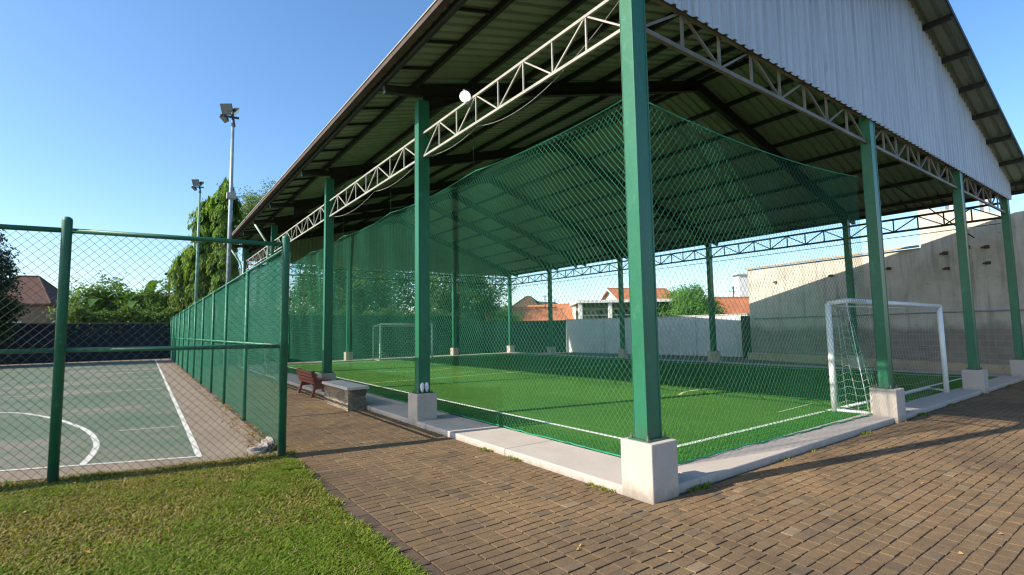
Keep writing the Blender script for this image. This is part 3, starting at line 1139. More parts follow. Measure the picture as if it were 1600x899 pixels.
ztE = scallop([0, 0.33, 0.66, 1], 4.3, 0.08)
S = diamond((NX, 24.25), (15.6, 24.25), 0.085, ztE, 0.075, 12, 0.01, 1.25)
net = thing('end_net', 'green net across the far end of the pitch behind the small goal', 'net', (8.2, 24.25, 0.08))
V, F = strands_mesh(S, 0.002)
mesh_obj('mesh', V, F, 'net_green', net, smooth=True)
c = MB()
c.tube([(NX + (15.6 - NX) * q, 24.25, ztE(q)) for q in np.linspace(0, 1, 40)], 0.009, 6)
c.build('top_rope', 'net_green', net, smooth=True)


# ------------------------------------------------------------------ goals
def goal_net(mb_list, A, B, C, D, nu, nv, sag):
    """hanging mesh on a quad A-B (top) D-C (bottom) as strands"""
    A, B, C, D = [np.array(q, float) for q in (A, B, C, D)]
    def P(u, v):
        p = (A * (1 - u) + B * u) * (1 - v) + (D * (1 - u) + C * u) * v
        p = p + sag * math.sin(math.pi * u) * math.sin(math.pi * min(1, v * 1.0)) * 1.0
        p = p + 0.02 * np.array([math.sin(7 * v + 3 * u), math.cos(9 * u + 4 * v), math.sin(11 * u + 5 * v)])
        return p
    k = 14
    for i in range(nu + 1):
        mb_list.append([P(i / nu, t) for t in np.linspace(0, 1, k)])
    for j in range(nv + 1):
        mb_list.append([P(t, j / nv) for t in np.linspace(0, 1, k)])


goal = thing('football_goal', 'white framed football goal with a net standing near the gable, larger of the two goals', 'goal', (8.2, 0.7, 0.075), 'goals on the pitch')
A0, A1 = (6.07, 0.92, 0.08), (6.08, 0.92, 1.97)
K1, K0 = (6.1, 0.64, 2.01), (6.15, 0.42, 0.1)
B0, B1 = (10.45, 0.44, 0.08), (10.42, 0.44, 1.96)
D0 = (10.95, 0.86, 0.105)
for nm, pts, r in (('post', [A0, A1], 0.05), ('post', [B0, B1], 0.05), ('crossbar', [A1, K1, B1], 0.045),
                   ('stanchion', [K1, K0], 0.006), ('base_bar', [(6.13, 0.92, 0.105), D0, (10.5, 0.47, 0.105)], 0.026),
                   ('base_bar', [(6.07, 0.88, 0.105), K0], 0.026), ('top_rail', [(6.1, 0.9, 1.93), (10.4, 0.46, 1.9)], 0.013)):
    c = MB()
    c.tube(pts, r, 12)
    c.build(nm, 'white_paint', goal, smooth=True)
gn = []
goal_net(gn, (6.08, 0.9, 1.93), (6.1, 0.64, 1.98), (6.5, 0.42, 0.12), (6.12, 0.88, 0.12), 4, 15, np.array([0.1, 0.02, 0]))
V, F = strands_mesh(gn, 0.0026)
mesh_obj('net', V, F, 'net_white', goal, smooth=True)
gn = []
goal_net(gn, (6.1, 0.64, 1.96), (10.42, 0.46, 1.93), (10.4, 0.5, 0.12), (6.4, 0.42, 0.12), 30, 13, np.array([0, 0.12, 0]))
V, F = strands_mesh(gn, 0.0011)
mesh_obj('net', V, F, 'net_white', goal, smooth=True)

goal2 = thing('football_goal', 'small distant white goal at the far end of the pitch', 'goal', (8.4, 22.9, 0.075), 'goals on the pitch')
gx0, gx1, gy = 6.25, 9.25, 22.55
for nm, pts, r in (('post', [(gx0, gy, 0.08), (gx0, gy, 2.0)], 0.05), ('post', [(gx1, gy, 0.08), (gx1, gy, 2.0)], 0.05),
                   ('crossbar', [(gx0, gy, 2.0), (gx1, gy, 2.0)], 0.05),
                   ('back_post', [(gx0 - 0.0, gy + 1.0, 0.1), (gx0, gy + 1.0, 1.9)], 0.025), ('back_post', [(gx1, gy + 1.0, 0.1), (gx1, gy + 1.0, 1.9)], 0.025),
                   ('top_bar', [(gx0, gy, 2.0), (gx0, gy + 1.0, 1.9), (gx1, gy + 1.0, 1.9), (gx1, gy, 2.0)], 0.022),
                   ('base_bar', [(gx0, gy, 0.11), (gx0, gy + 1, 0.11), (gx1, gy + 1, 0.11), (gx1, gy, 0.11)], 0.022)):
    c = MB()
    c.tube(pts, r, 10)
    c.build(nm, 'white_paint', goal2, smooth=True)
gn = []
goal_net(gn, (gx0, gy + 1, 1.9), (gx1, gy + 1, 1.9), (gx1, gy + 1, 0.1), (gx0, gy + 1, 0.1), 24, 14, np.array([0, 0.1, 0]))
V, F = strands_mesh(gn, 0.0025)
mesh_obj('net', V, F, 'net_white', goal2)

# ------------------------------------------------------------------ court fences
PB = Vector((-2.272, 4.2185, 0))
PA = Vector((-4.555, 4.5595, 0))
dirf = (PA - PB).normalized()
front = thing('chain_link_fence', 'dark green pipe fence with open grey chain-link mesh at the lawn edge of the court', 'fence', (-4.5, 4.55, 0))
fp = [PB, PA, PA + dirf * 2.35, PA + dirf * 4.7, PA + dirf * 7.05]
for i, p in enumerate(fp):
    c = MB()
    h = 2.95 if i else 2.9
    c.tube([(p.x, p.y, -0.2), (p.x, p.y, h - 0.02), (p.x, p.y, h + 0.01), (p.x, p.y, h + 0.03)], [0.051, 0.051, 0.046, 0.02], 14)
    c.build('post', 'fence_green', front, smooth=True)
for z, r in ((2.8, 0.031), (1.43, 0.026)):
    for a, b in zip(fp[:-1], fp[1:]):
        c = MB()
        c.tube([(a.x, a.y, z + (0.02 if a is not PB else 0)), (b.x, b.y, z + 0.02)], r, 10)
        c.build('rail', 'fence_green', front, smooth=True)
e = fp[-1]
off = Vector((-dirf.y, dirf.x, 0)) * 0.03
S = diamond((PB.x + off.x, PB.y + off.y), (e.x + off.x, e.y + off.y), 0.02, lambda q: 2.79, 0.098, 10, 0.006, 1.0)
V, F = strands_mesh(S, 0.0022)
mesh_obj('chain_link_mesh', V, F, 'wire_grey', front, smooth=True)

FX = -2.23
side = thing('screened_fence', 'long green fence with shade cloth running back between the court and the walk', 'fence', (FX, 22, 0))
fy = [7.6, 10.55, 13.3, 16.3, 19.4, 22.6, 26.0, 29.5, 33.0, 36.5, 39.8]
for y in fy:
    c = MB()
    c.tube([(FX, y, -0.1), (FX, y, 2.82)], 0.034, 10)
    c.build('post', 'wire_green', side, smooth=True)
for z, r in ((2.78, 0.02), (1.43, 0.022)):
    c = MB()
    c.tube([(FX, 4.25, z), (FX, 39.8, z)], r, 8)
    c.build('rail', 'wire_green', side, smooth=True)
S = diamond((FX + 0.03, 4.3), (FX + 0.03, 39.8), 0.03, lambda q: 2.78, 0.085, 8, 0.006, 1.0)
V, F = strands_mesh(S, 0.0034)
mesh_obj('chain_link_mesh', V, F, 'wire_green', side, smooth=True)
# cloth panels laced to the rails, slightly slack
ny, nz = 160, 6
V = []
for i in range(ny + 1):
    y = 4.32 + (39.75 - 4.32) * i / ny
    for j in range(nz + 1):
        z = 1.46 + (2.76 - 1.46) * j / nz
        V.append((FX + 0.05 + 0.014 * math.sin(y * 2.1 + z) * math.sin(math.pi * j / nz) + 0.01 * math.sin(y * 5.3), y, z))
F = [(i * (nz + 1) + j, (i + 1) * (nz + 1) + j, (i + 1) * (nz + 1) + j + 1, i * (nz + 1) + j + 1) for i in range(ny) for j in range(nz)]
mesh_obj('shade_cloth', np.array(V), F, 'cloth', side, smooth=True)

# ------------------------------------------------------------------ benches, stones, small things
bench = thing('stone_bench', 'low stone masonry bench with a pale concrete slab top beside the kerb', 'bench', (-0.16, 8.1, 0))
# masonry body: lumpy faces in stone tints
bx0, bx1, by0, by1, bz = -0.37, -0.02, 7.35, 9.0, 0.42
bmv = bmesh.new()
bmesh.ops.create_cube(bmv, size=1)
bmesh.ops.subdivide_edges(bmv, edges=bmv.edges[:], cuts=19, use_grid_fill=True)
V = np.array([v.co[:] for v in bmv.verts])
F = [tuple(v.index for v in f.verts) for f in bmv.faces]
bmv.free()
V = V + 0.5
V = V * np.array([bx1 - bx0, by1 - by0, bz]) + np.array([bx0, by0, 0])
cells = np.column_stack([rng.uniform(bx0, bx1, 46), rng.uniform(by0, by1, 46), rng.uniform(0, bz, 46)])
D = np.linalg.norm(V[:, None] - cells[None], axis=2)
o1 = np.sort(D, 1)
gapd = o1[:, 1] - o1[:, 0]
own = D.argmin(1)
ct = np.array([(0.36, 0.26, 0.165), (0.3, 0.24, 0.17), (0.42, 0.32, 0.21), (0.26, 0.2, 0.14)])[rng.integers(0, 4, 46)] * rng.uniform(0.45, 0.75, (46, 1))
tint = ct[own]
mortar = gapd < 0.022
tint[mortar] = (0.24, 0.21, 0.17)
cen = np.array([(bx0 + bx1) / 2, (by0 + by1) / 2, bz / 2])
nd = V - cen
outw = np.sign(nd) * (np.abs(nd) > np.array([(bx1 - bx0), (by1 - by0), 9]) * 0.499)
V = V + outw * (np.where(mortar, -0.006, 0.014) + rng.normal(0, 0.004, len(V)))[:, None]
mesh_obj('masonry_base', V, F, 'stone', bench, tint=tint)
c = MB()
c.box(-0.43, 0.03, 7.26, 9.06, 0.425, 0.485)
c.build('slab', 'concrete_cap', bench, bevel=0.01)

rb = thing('park_bench', 'reddish brown slatted bench with curved legs facing the pitch', 'bench', (-0.25, 10.8, 0))
for y in (10.15, 11.45):
    c = MB()
    # side frame: splayed legs, arm and back upright as one cast piece
    prof = [(-0.40, 0), (-0.33, 0), (-0.27, 0.2), (-0.02, 0.2), (0.06, 0), (0.13, 0), (0.08, 0.22), (0.1, 0.36), (0.04, 0.4), (-0.22, 0.38), (-0.32, 0.66), (-0.38, 0.65), (-0.3, 0.34), (-0.33, 0.2)]
    n = len(prof)
    i0 = len(c.v)
    for dy in (-0.035, 0.035):
        for a, b in prof:
            c.v.append((a, y + dy, b))
    for kk in range(n):
        j = (kk + 1) % n
        c.f.append((i0 + kk, i0 + j, i0 + n + j, i0 + n + kk))
    c.f.append(tuple(i0 + q for q in reversed(range(n))))
    c.f.append(tuple(i0 + n + q for q in range(n)))
    c.build('leg', 'red_wood', rb, bevel=0.006)
c = MB()
for i in range(4):
    z = 0.36 + i * 0.085
    xx = -0.305 - i * 0.022
    c.beam((xx - 0.03, 10.05, z), (xx - 0.03, 11.55, z), 0.03, 0.068, (-0.25, 0, 1))
c.build('backrest', 'red_wood', rb, bevel=0.004)
c = MB()
for i in range(4):
    xx = -0.2 + i * 0.085
    c.beam((xx, 10.05, 0.41), (xx, 11.55, 0.41), 0.07, 0.028)
c.build('seat', 'red_wood', rb, bevel=0.004)


def lump(c, r, sc, seed):
    rr = np.random.default_rng(seed)
    mb = MB()
    mb.sphere((0, 0, 0), 1, 14, 9)
    V = np.array(mb.v)
    k = rr.normal(0, 1, (5, 3))
    d = sum(0.16 * np.sin(V @ kk * 2.2 + i) for i, kk in enumerate(k))
    V = V * (1 + d)[:, None] * np.array(sc) * r + np.array(c)
    return V, mb.f


for i, (x_, y_, r, sc, nm) in enumerate([(-2.5, 4.52, 0.075, (1.5, 0.9, 0.7), 'flattest lump of whitish rubble at the court corner beside the fence post'),
                                          (-2.4, 4.66, 0.07, (1.1, 1.2, 0.9), 'middle lump of whitish rubble at the foot of the corner fence post'),
                                          (-2.32, 4.82, 0.085, (0.9, 1.3, 0.95), 'farthest and biggest rubble lump behind the corner fence post')]):
    V, F = lump((x_, y_, r * sc[2] * 0.8), r, sc, 20 + i)
    tag(mesh_obj('rubble_lump', V, F, 'rubble'), nm, 'stone', 'rubble at the fence corner')

# a pair of white shoes propped on the second plinth
for i, (x_, lab) in enumerate([(0.13, 'left shoe of the white pair propped on the second column plinth'), (0.215, 'right shoe of the white pair propped on the second column plinth')]):
    mb = MB()
    mb.sphere((0, 0, 0), 1, 14, 10)
    V = np.array(mb.v)
    w = 1 + 0.25 * np.clip(V[:, 2], -1, 1)
    V = V * np.array([0.036, 0.03, 0.085])
    V[:, 0] *= w
    V = V + np.array([x_, 5.11 - 0.12, 0.63])
    tag(mesh_obj('shoe', V, mb.f, 'shoe_white', smooth=True), lab, 'shoe', 'shoes on the plinth')


# ------------------------------------------------------------------ floodlights
def floodlight(x, y, h, lab, mat, sc=1.0):
    t = thing('floodlight_mast', lab, 'floodlight', (x, y, 0), 'floodlight masts by the court')
    c = MB()
    c.tube([(x, y, -0.1), (x, y, h * 0.55), (x, y, h)], [0.085 * sc, 0.075 * sc, 0.055 * sc], 12)
    c.build('pole', mat, t, smooth=True)
    c = MB()
    c.beam((x - 0.45, y - 0.15, h - 0.05), (x + 0.2, y + 0.05, h - 0.05 + 0.1), 0.07, 0.07)
    c.beam((x + 0.05, y, h - 0.35), (x - 0.05, y - 0.05, h + 0.2), 0.07, 0.07)
    c.build('bracket', 'black_metal', t)
    for (dx, dy, dz, s, tilt, yaw) in ((-0.22, -0.1, 0.26, 0.21, 62, 55), (0.06, 0.0, 0.22, 0.2, 50, 175), (-0.3, -0.05, -0.12, 0.15, 40, 20)):
        q = Matrix.Translation((x + dx, y + dy, h + dz)) @ Matrix.Rotation(R(yaw), 4, 'Z') @ Matrix.Rotation(R(tilt), 4, 'Y')
        def bx(x0, x1, y0, y1, z0, z1, taper=1.0):
            m_ = MB()
            P = []
            for (zz, kk) in ((z0, 1.0), (z1, taper)):
                P += [(x0 * kk, y0 * kk, zz), (x1 * kk, y0 * kk, zz), (x1 * kk, y1 * kk, zz), (x0 * kk, y1 * kk, zz)]
            m_.v = [tuple(q @ Vector(p)) for p in P]
            m_.f = [(3, 2, 1, 0), (4, 5, 6, 7), (0, 1, 5, 4), (1, 2, 6, 5), (2, 3, 7, 6), (3, 0, 4, 7)]
            return m_
        ho = bx(-s, s, -s * 1.1, s * 1.1, -0.02, s * 0.62, 0.55).build('lamp_head', 'black_metal', t, bevel=0.01)
        bx(-s * 0.88, s * 0.88, -s * 0.98, s * 0.98, -0.028, -0.021).build('lamp_glass', 'lamp_glass', ho)
    c = MB()
    c.box(x - 0.14, x + 0.16, y - 0.12, y + 0.12, h * 0.68, h * 0.68 + 0.22)
    c.build('junction_box', 'truss_white', t)
    return t


floodlight(-1.27, 18.6, 9.95, 'taller looking blue grey floodlight mast nearest the hall eave', 'pole')
floodlight(-1.25, 33.4, 10.75, 'pale green floodlight mast farther back in front of the columnar tree', 'pole_green', 1.1)
lp = thing('lamp_post', 'short dark lamp post with a small head above the hedge', 'lamp post', (-2.6, 43, 0))
c = MB()
tp = at(265, 430, 41.5)
c.tube([(tp.x, tp.y, 0), (tp.x, tp.y, tp.z)], 0.08, 8)
c.build('pole', 'black_metal', lp, smooth=True)
c = MB()
c.box(tp.x - 0.35, tp.x + 0.12, tp.y - 0.12, tp.y + 0.12, tp.z - 0.02, tp.z + 0.16)
c.build('lamp_head', 'black_metal', lp, bevel=0.03)


# ------------------------------------------------------------------ perimeter walls
def wall_box(name, p0, p1, z0, z1, th, mat, parent=None, cap=None, bevel=0.0):
    c = MB()
    p0, p1 = Vector((*p0, 0)), Vector((*p1, 0))
    zc = (z0 + z1) / 2
    c.beam((p0.x, p0.y, zc), (p1.x, p1.y, zc), th, z1 - z0)
    return c.build(name, mat, parent, bevel=bevel)


w = thing('court_back_wall', 'dark navy wall across the far end of the sport court under a hedge', 'wall', (-12, 40.2, 0))
wall_box('panel', (-30, 40.2), (-1.6, 40.2), -0.05, 2.42, 0.2, 'navy_wall', w)
wall_box('coping', (-30, 40.2), (-1.6, 40.2), 2.423, 2.5, 0.26, 'earth', w)
c = MB()
xx = -29
while xx < -2:
    c.box(xx, xx + 0.09, 40.05, 40.099, 0, 2.4)
    xx += 2.4
c.build('battens', 'navy_wall', w)

w = thing('corrugated_fence', 'dark teal ribbed sheet fence behind the far goal', 'fence', (5, 27, 0))
V, F = [], []
n = 0
zs = np.arange(0, 2.62, 0.065)
for i, z in enumerate(zs):
    d = 0.02 if i % 2 else 0.0
    V += [(-1.5, 27 + d, z), (13.5, 27 + d, z)]
for i in range(len(zs) - 1):
    F.append((2 * i, 2 * i + 1, 2 * i + 3, 2 * i + 2))
o = mesh_obj('ribbed_sheet', np.array(V), F, 'teal_wall', w)
s_ = o.modifiers.new('thick', 'SOLIDIFY')
s_.thickness = 0.01
for xx in (-1.5, 1.5, 4.5, 7.5, 10.5, 13.5):
    c = MB()
    c.beam((xx, 27.1, 0), (xx, 27.1, 2.7), 0.08, 0.08, (1, 0, 0))
    c.build('post', 'dark_steel', w)

w = thing('yard_wall', 'long pale blue-white masonry wall beyond the far side of the pitch', 'wall', (21.6, 20, 0))
wall_box('wall_panel', (22.2, 11.4), (20.6, 24.0), -0.05, 2.2, 0.2, 'blue_wall', w)
wall_box('wall_panel', (20.6, 24.004), (13.5, 27.4), -0.05, 2.2, 0.2, 'teal_wall', w)
wall_box('coping', (22.2, 11.4), (20.6, 24.0), 2.203, 2.25, 0.26, 'concrete', w)
for y in (14.4, 17.6, 20.8):
    c = MB()
    xx = 22.2 - 1.6 * (y - 11.4) / 12.6
    c.box(xx - 0.14, xx - 0.09, y - 0.13, y + 0.13, 0, 2.2)
    c.build('pier', 'blue_wall', w)
c = MB()
c.box(21.3, 22.6, 11.2, 11.32, -0.05, 2.12)
tag(c.build('wooden_gate', 'timber_dark', bevel=0.01), 'dark weathered timber gate between the pale yard wall and the cement building', 'gate')

# big cement building on the right
def wl(y, off=0.0):
    """footprint line of its long wall, a little away from it with off"""
    n = Vector((1, -0.3)).normalized()
    return (17.74 + 0.3 * y + n.x * off, y + n.y * off)


bld = thing('cement_building', 'large stained cement building wall rising beside the goal, half in shadow', 'building', (20, 5, 0))


def extr(name, pts, th, mat, parent):
    """outline given as (run y, z) on the wall line, given thickness"""
    c = MB()
    n = len(pts)
    i0 = 0
    for o in (0.0, th):
        for y, z in pts:
            x_, y_ = wl(y, o)
            c.v.append((x_, y_, z))
    for kk in range(n):
        j = (kk + 1) % n
        c.f.append((kk, j, n + j, n + kk))
    c.f.append(tuple(range(n)))
    c.f.append(tuple(n + q for q in reversed(range(n))))
    return c.build(name, mat, parent)


extr('wall', [(-4, -0.05), (10.6, -0.05), (10.6, 4.42), (2.85, 4.28), (2.85, 5.72), (1.2, 5.2), (0.4, 4.95), (-4, 4.9)], 6.0, 'cement_wall', bld)
c = MB()
for ya, yb, za, zb_ in ((2.9, 10.64, 4.31, 4.45),):
    a, b = wl(ya, -0.05), wl(yb, -0.05)
    c.beam((a[0], a[1], za + 0.03), (b[0], b[1], zb_ + 0.03), 0.14, 0.07)
c.build('coping', 'wall_tan', bld)
c = MB()
a, b = wl(10.3, -0.03), wl(-3.5, -0.03)
c.tube([(a[0], a[1], 1.95), (b[0], b[1], 1.95)], 0.025, 8)
c.build('pipe', 'pole', bld, smooth=True)
a, b = wl(10.5, -0.2), wl(-3.8, -0.2)
c = MB()
c.beam((a[0], a[1], 0.1), (b[0], b[1], 0.1), 0.38, 0.34)
c.build('footing', 'wall_tan', bld, bevel=0.03)
# putlog holes left open in the wall and dark stubs in them
for (px_, py_, s) in ((1213, 441, 0.1), (1300, 431, 0.11), (1390, 420, 0.11), (1478, 396, 0.12), (1512, 387, 0.13), (1543, 386, 0.11), (1545, 411, 0.1), (1481, 420, 0.1), (1405, 505, 0.0)):
    if s == 0:
        continue
    d = FWD + RIGHT * ((px_ - 800) / FPX) - UP * ((py_ - 449.5) / FPX)
    nn = Vector((1, -0.3, 0))
    tt = (17.74 - nn.dot(CAM)) / nn.dot(d)
    p = CAM + d * tt
    c = MB()
    dn = Vector((1, -0.3, 0)).normalized()
    al = Vector((0.3, 1, 0)).normalized()
    c.beam(p - dn * 0.09, p + dn * 0.05, s * 1.1, s * 0.9)
    c.beam(p - dn * 0.05 + al * s * 1.0, p + dn * 0.05 + al * s * 1.0, s * 0.9, s * 0.5)
    c.build('beam_stub', 'timber_dark', bld)
# roof-top room behind with white pillars
rt = thing('rooftop_room', 'small white pillared rooftop structure standing on the cement building', 'rooftop room', (19.6, 3.4, 4.2))
a0, b0 = wl(2.75, 0.35), wl(1.75, 0.35)
for qx, qy in (a0, b0, wl(2.75, 1.6), wl(1.75, 1.6)):
    c = MB()
    c.box(qx - 0.11, qx + 0.11, qy - 0.11, qy + 0.11, 5.0, 7.2)
    c.build('pillar', 'tank', rt, bevel=0.01)
c = MB()
for (p, q) in ((a0, b0),):
    c.beam((p[0], p[1], 5.95), (q[0], q[1], 5.95), 0.12, 0.14)
c.build('tie_beam', 'tank', rt)
c = MB()
p, q = wl(2.9, 1.0), wl(1.6, 1.0)
c.beam((p[0], p[1], 7.28), (q[0], q[1], 7.28), 1.7, 0.14)
c.build('roof_slab', 'tank', rt)

# ------------------------------------------------------------------ houses beyond
def house(lab, c0, yaw, w, d, hw, hr, roofm, wallm, hip=0.0, over=0.4, wins=(), name='house', group='houses beyond the wall'):
    """gabled or hipped house; c0 ground centre, ridge along its local x"""
    t = thing(name, lab, 'house', c0, group)
    Q = Matrix.Translation(c0) @ Matrix.Rotation(yaw, 4, 'Z')
    def P(x, y, z):
        return tuple(Q @ Vector((x, y, z)))
    m_ = MB()
    a, b = w / 2, d / 2
    g1 = [(-a, -b, 0), (a, -b, 0), (a, b, 0), (-a, b, 0)]
    m_.v = [P(*p) for p in g1] + [P(x, y, hw) for x, y, _ in g1] + [P(-a, 0, hw + hr - 0.05), P(a, 0, hw + hr - 0.05)]
    m_.f = [(0, 1, 5, 4), (2, 3, 7, 6), (1, 2, 6, 5), (3, 0, 4, 7)]
    if not hip:
        m_.f += [(5, 6, 9), (7, 4, 8)]
    wo = m_.build('wall', wallm, t)
    r = MB()
    A, B = a + over, b + over
    ze = hw - over * hr / b
    th = 0.14
    rl = [P(-A, -B, ze), P(A, -B, ze), P(A, B, ze), P(-A, B, ze), P(-A + hip, 0, hw + hr), P(A - hip, 0, hw + hr)]
    r.v = rl + [tuple(Vector(p) + Vector((0, 0, th))) for p in rl]
    for f in ((0, 1, 5, 4), (2, 3, 4, 5)):
        r.f.append(tuple(6 + q for q in f))
        r.f.append(tuple(reversed(f)))
    if hip:
        for f in ((1, 2, 5), (3, 0, 4)):
            r.f.append(tuple(6 + q for q in f))
            r.f.append(tuple(reversed(f)))
        ed = ((0, 1), (1, 2), (2, 3), (3, 0))
    else:
        ed = ((0, 1), (1, 5), (5, 2), (2, 3), (3, 4), (4, 0))
    for i, j in ed:
        r.f.append((i, j, 6 + j, 6 + i))
    ro = r.build('roof', roofm, t)
    rc = MB()
    rc.tube([P(-A + hip, 0, hw + hr + th), P(A - hip, 0, hw + hr + th)], 0.1, 8)
    if hip:
        for sx in (-1, 1):
            for sy in (-1, 1):
                rc.tube([P(sx * A, sy * B, ze + th), P(sx * (A - hip), 0, hw + hr + th)], 0.09, 6)
    rc.build('ridge_tiles', roofm, ro)
    if not hip:
        for sx in (-1, 1):
            for sy in (-1, 1):
                vb = MB()
                vb.beam(P(sx * (A + 0.03), sy * B, ze + 0.02), P(sx * (A + 0.03), 0, hw + hr + 0.02), 0.06, 0.16)
                vb.build('bargeboard', 'wall_cream', ro)
    for (face, u, z, ww, hh) in wins:
        wf, gl = MB(), MB()
        def pt(u_, z_, o_):
            if face == 'f':
                return P(u_, -b - o_, z_)
            if face == 'l':
                return P(-a - o_, u_, z_)
            return P(a + o_, u_, z_)
        def rect(mb, u0, u1, z0, z1, o0, o1):
            i = len(mb.v)
            for o_ in (o0, o1):
                mb.v += [pt(u0, z0, o_), pt(u1, z0, o_), pt(u1, z1, o_), pt(u0, z1, o_)]
            for f in ((0, 1, 2, 3), (4, 5, 6, 7), (0, 1, 5, 4), (1, 2, 6, 5), (2, 3, 7, 6), (3, 0, 4, 7)):
                mb.f.append(tuple(i + q for q in f))
        fr = 0.09
        rect(wf, u - ww / 2, u + ww / 2, z, z + fr, 0.003, 0.08)
        rect(wf, u - ww / 2, u + ww / 2, z + hh - fr, z + hh, 0.003, 0.08)
        rect(wf, u - ww / 2, u - ww / 2 + fr, z + fr, z + hh - fr, 0.003, 0.08)
        rect(wf, u + ww / 2 - fr, u + ww / 2, z + fr, z + hh - fr, 0.003, 0.08)
        rect(wf, u - 0.03, u + 0.03, z + fr, z + hh - fr, 0.003, 0.07)
        wo2 = wf.build('window', 'white_matt', t)
        rect(gl, u - ww / 2 + fr, u + ww / 2 - fr, z + fr, z + hh - fr, 0.002, 0.03)
        gl.build('pane', 'dark_glass', wo2)
    return t


def gp(px, depth, z=0.0):
    p = at(px, 510, depth)
    return (p.x, p.y, z)


YV = math.atan2(RIGHT.y, RIGHT.x)      # across-view direction
# long orange roofs
house('long low house with orange tiled roof and dark gable facing left', gp(815, 46), YV + 0.15, 6.0, 6.0, 2.3, 1.1, 'roof_red', 'wall_tan')
house('house with old brown pyramid roof behind the orange roofs', gp(826, 52), YV - 0.3, 4.6, 4.6, 2.9, 1.9, 'roof_dark', 'wall_tan', hip=2.5)
house('house with steep orange roof whose brown gable end faces the pitch', gp(884, 47), R(104), 8, 4.6, 2.1, 1.6, 'roof_red', 'timber_dark')
house('tall white house with orange gable roof rising behind the veranda', gp(998, 62), YV + 0.25, 7.2, 7, 4.3, 1.9, 'roof_red', 'white_matt', wins=(('f', -2, 2.6, 1.3, 1.3), ('f', 2, 2.6, 1.3, 1.3)))
house('brick red roofed house with tan gable next to the cement building', gp(1158, 44), YV + 0.12, 5.2, 5.5, 2.3, 1.6, 'roof_red', 'wall_tan', wins=(('f', -1, 1, 1.2, 1.1),))
house('tan house with brown hipped roof beyond the court on the far left', gp(40, 50), YV + 0.35, 5.6, 5.6, 5.0, 2.5, 'roof_dark', 'wall_tan_shaded', hip=2.4, wins=(('f', 0.2, 1.6, 1.4, 1.5),))

# white veranda building
vh = thing('veranda_building', 'white flat roofed building with a shaded veranda and railing beyond the wall', 'building', gp(968, 41))
Q = Matrix.Translation(gp(968, 41)) @ Matrix.Rotation(YV, 4, 'Z')


def vbox(x0, x1, y0, y1, z0, z1, nm, mat, par=vh):
    c = MB()
    c.box(x0, x1, y0, y1, z0, z1)
    c.v = [tuple(Q @ Vector(p)) for p in c.v]
    return c.build(nm, mat, par)


vbox(-3.3, 4.4, 1.6, 4, 0, 3.6, 'wall', 'wall_cream')
vbox(-3.5, 4.7, -1.2, 4.2, 3.603, 3.82, 'roof_slab', 'white_matt')
for xx in (-3.25, -0.9, 1.8, 4.3):
    vbox(xx - 0.14, xx + 0.14, -1.05, -0.77, 0, 3.6, 'pillar', 'white_matt')
vbox(-3.3, 4.4, -1.0, -0.85, 1.6, 2.35, 'parapet', 'white_matt')
vbox(-3.1, 4.3, -0.97, -0.9, 2.6, 2.65, 'railing', 'pole')
vbox(-3.3, 4.4, 1.5, 1.59, 1.9, 3.1, 'window_band', 'dark_glass')
vbox(-3.3, 4.4, -0.75, 1.45, 3.3, 3.598, 'shade_slats', 'timber_dark')

tw = thing('white_tower', 'narrow white water tower peeping left of the cement building', 'tower', gp(1163, 60))
Q = Matrix.Translation(gp(1163, 60)) @ Matrix.Rotation(YV, 4, 'Z')
vbox(-0.7, 0.9, -0.8, 0.8, 0, 7.6, 'shaft', 'white_matt', tw)
vbox(-0.95, 1.1, -1.0, 1.0, 7.603, 7.8, 'ledge', 'white_matt', tw)
an = thing('rooftop_antenna', 'thin dark television antenna mast beside the white tower', 'antenna', gp(1149, 46))
Q = Matrix.Translation(gp(1149, 46)) @ Matrix.Rotation(YV, 4, 'Z')
vbox(-0.04, 0.04, -0.04, 0.04, 0, 5.2, 'mast', 'black_metal', an)
for i in range(4):
    vbox(-0.5 + 0.06 * i, 0.5 - 0.06 * i, -0.03, 0.03, 4.7 + 0.13 * i, 4.73 + 0.13 * i, 'crossbar', 'black_metal', an)
an = thing('rooftop_antenna', 'dark television antenna poles between the orange roofs', 'antenna', gp(858, 46))
Q = Matrix.Translation(gp(858, 46)) @ Matrix.Rotation(YV, 4, 'Z')
vbox(-0.35, -0.28, -0.04, 0.04, 0, 4.7, 'mast', 'black_metal', an)
vbox(0.55, 0.61, -0.04, 0.04, 0, 4.3, 'mast', 'black_metal', an)
vbox(-0.6, 0.1, -0.03, 0.03, 4.5, 4.54, 'crossbar', 'black_metal', an)

# hill behind
c = MB()
hp = at(842, 510, 330)
V, F = [], []
nx_, ny_ = 40, 12
for j in range(ny_ + 1):
    for i in range(nx_ + 1):
        u, v = i / nx_ * 2 - 1, j / ny_ * 2 - 1
        h = 20 * math.exp(-(u * 2.6) ** 2) * math.exp(-(v * 1.6) ** 2) + 6 * math.exp(-((u - 0.4) * 3) ** 2 - (v * 1.5) ** 2) + 0.5 * math.sin(i * 1.7 + j)
        p = hp + Vector((RIGHT.x, RIGHT.y, 0)) * u * 70 + Vector((FWD.x, FWD.y, 0)) * v * 60
        V.append((p.x, p.y, max(-1, h - 2)))
for j in range(ny_):
    for i in range(nx_):
        a = j * (nx_ + 1) + i
        F.append((a, a + 1, a + nx_ + 2, a + nx_ + 1))
struct(mesh_obj('hill', np.array(V), F, 'hill', smooth=True))


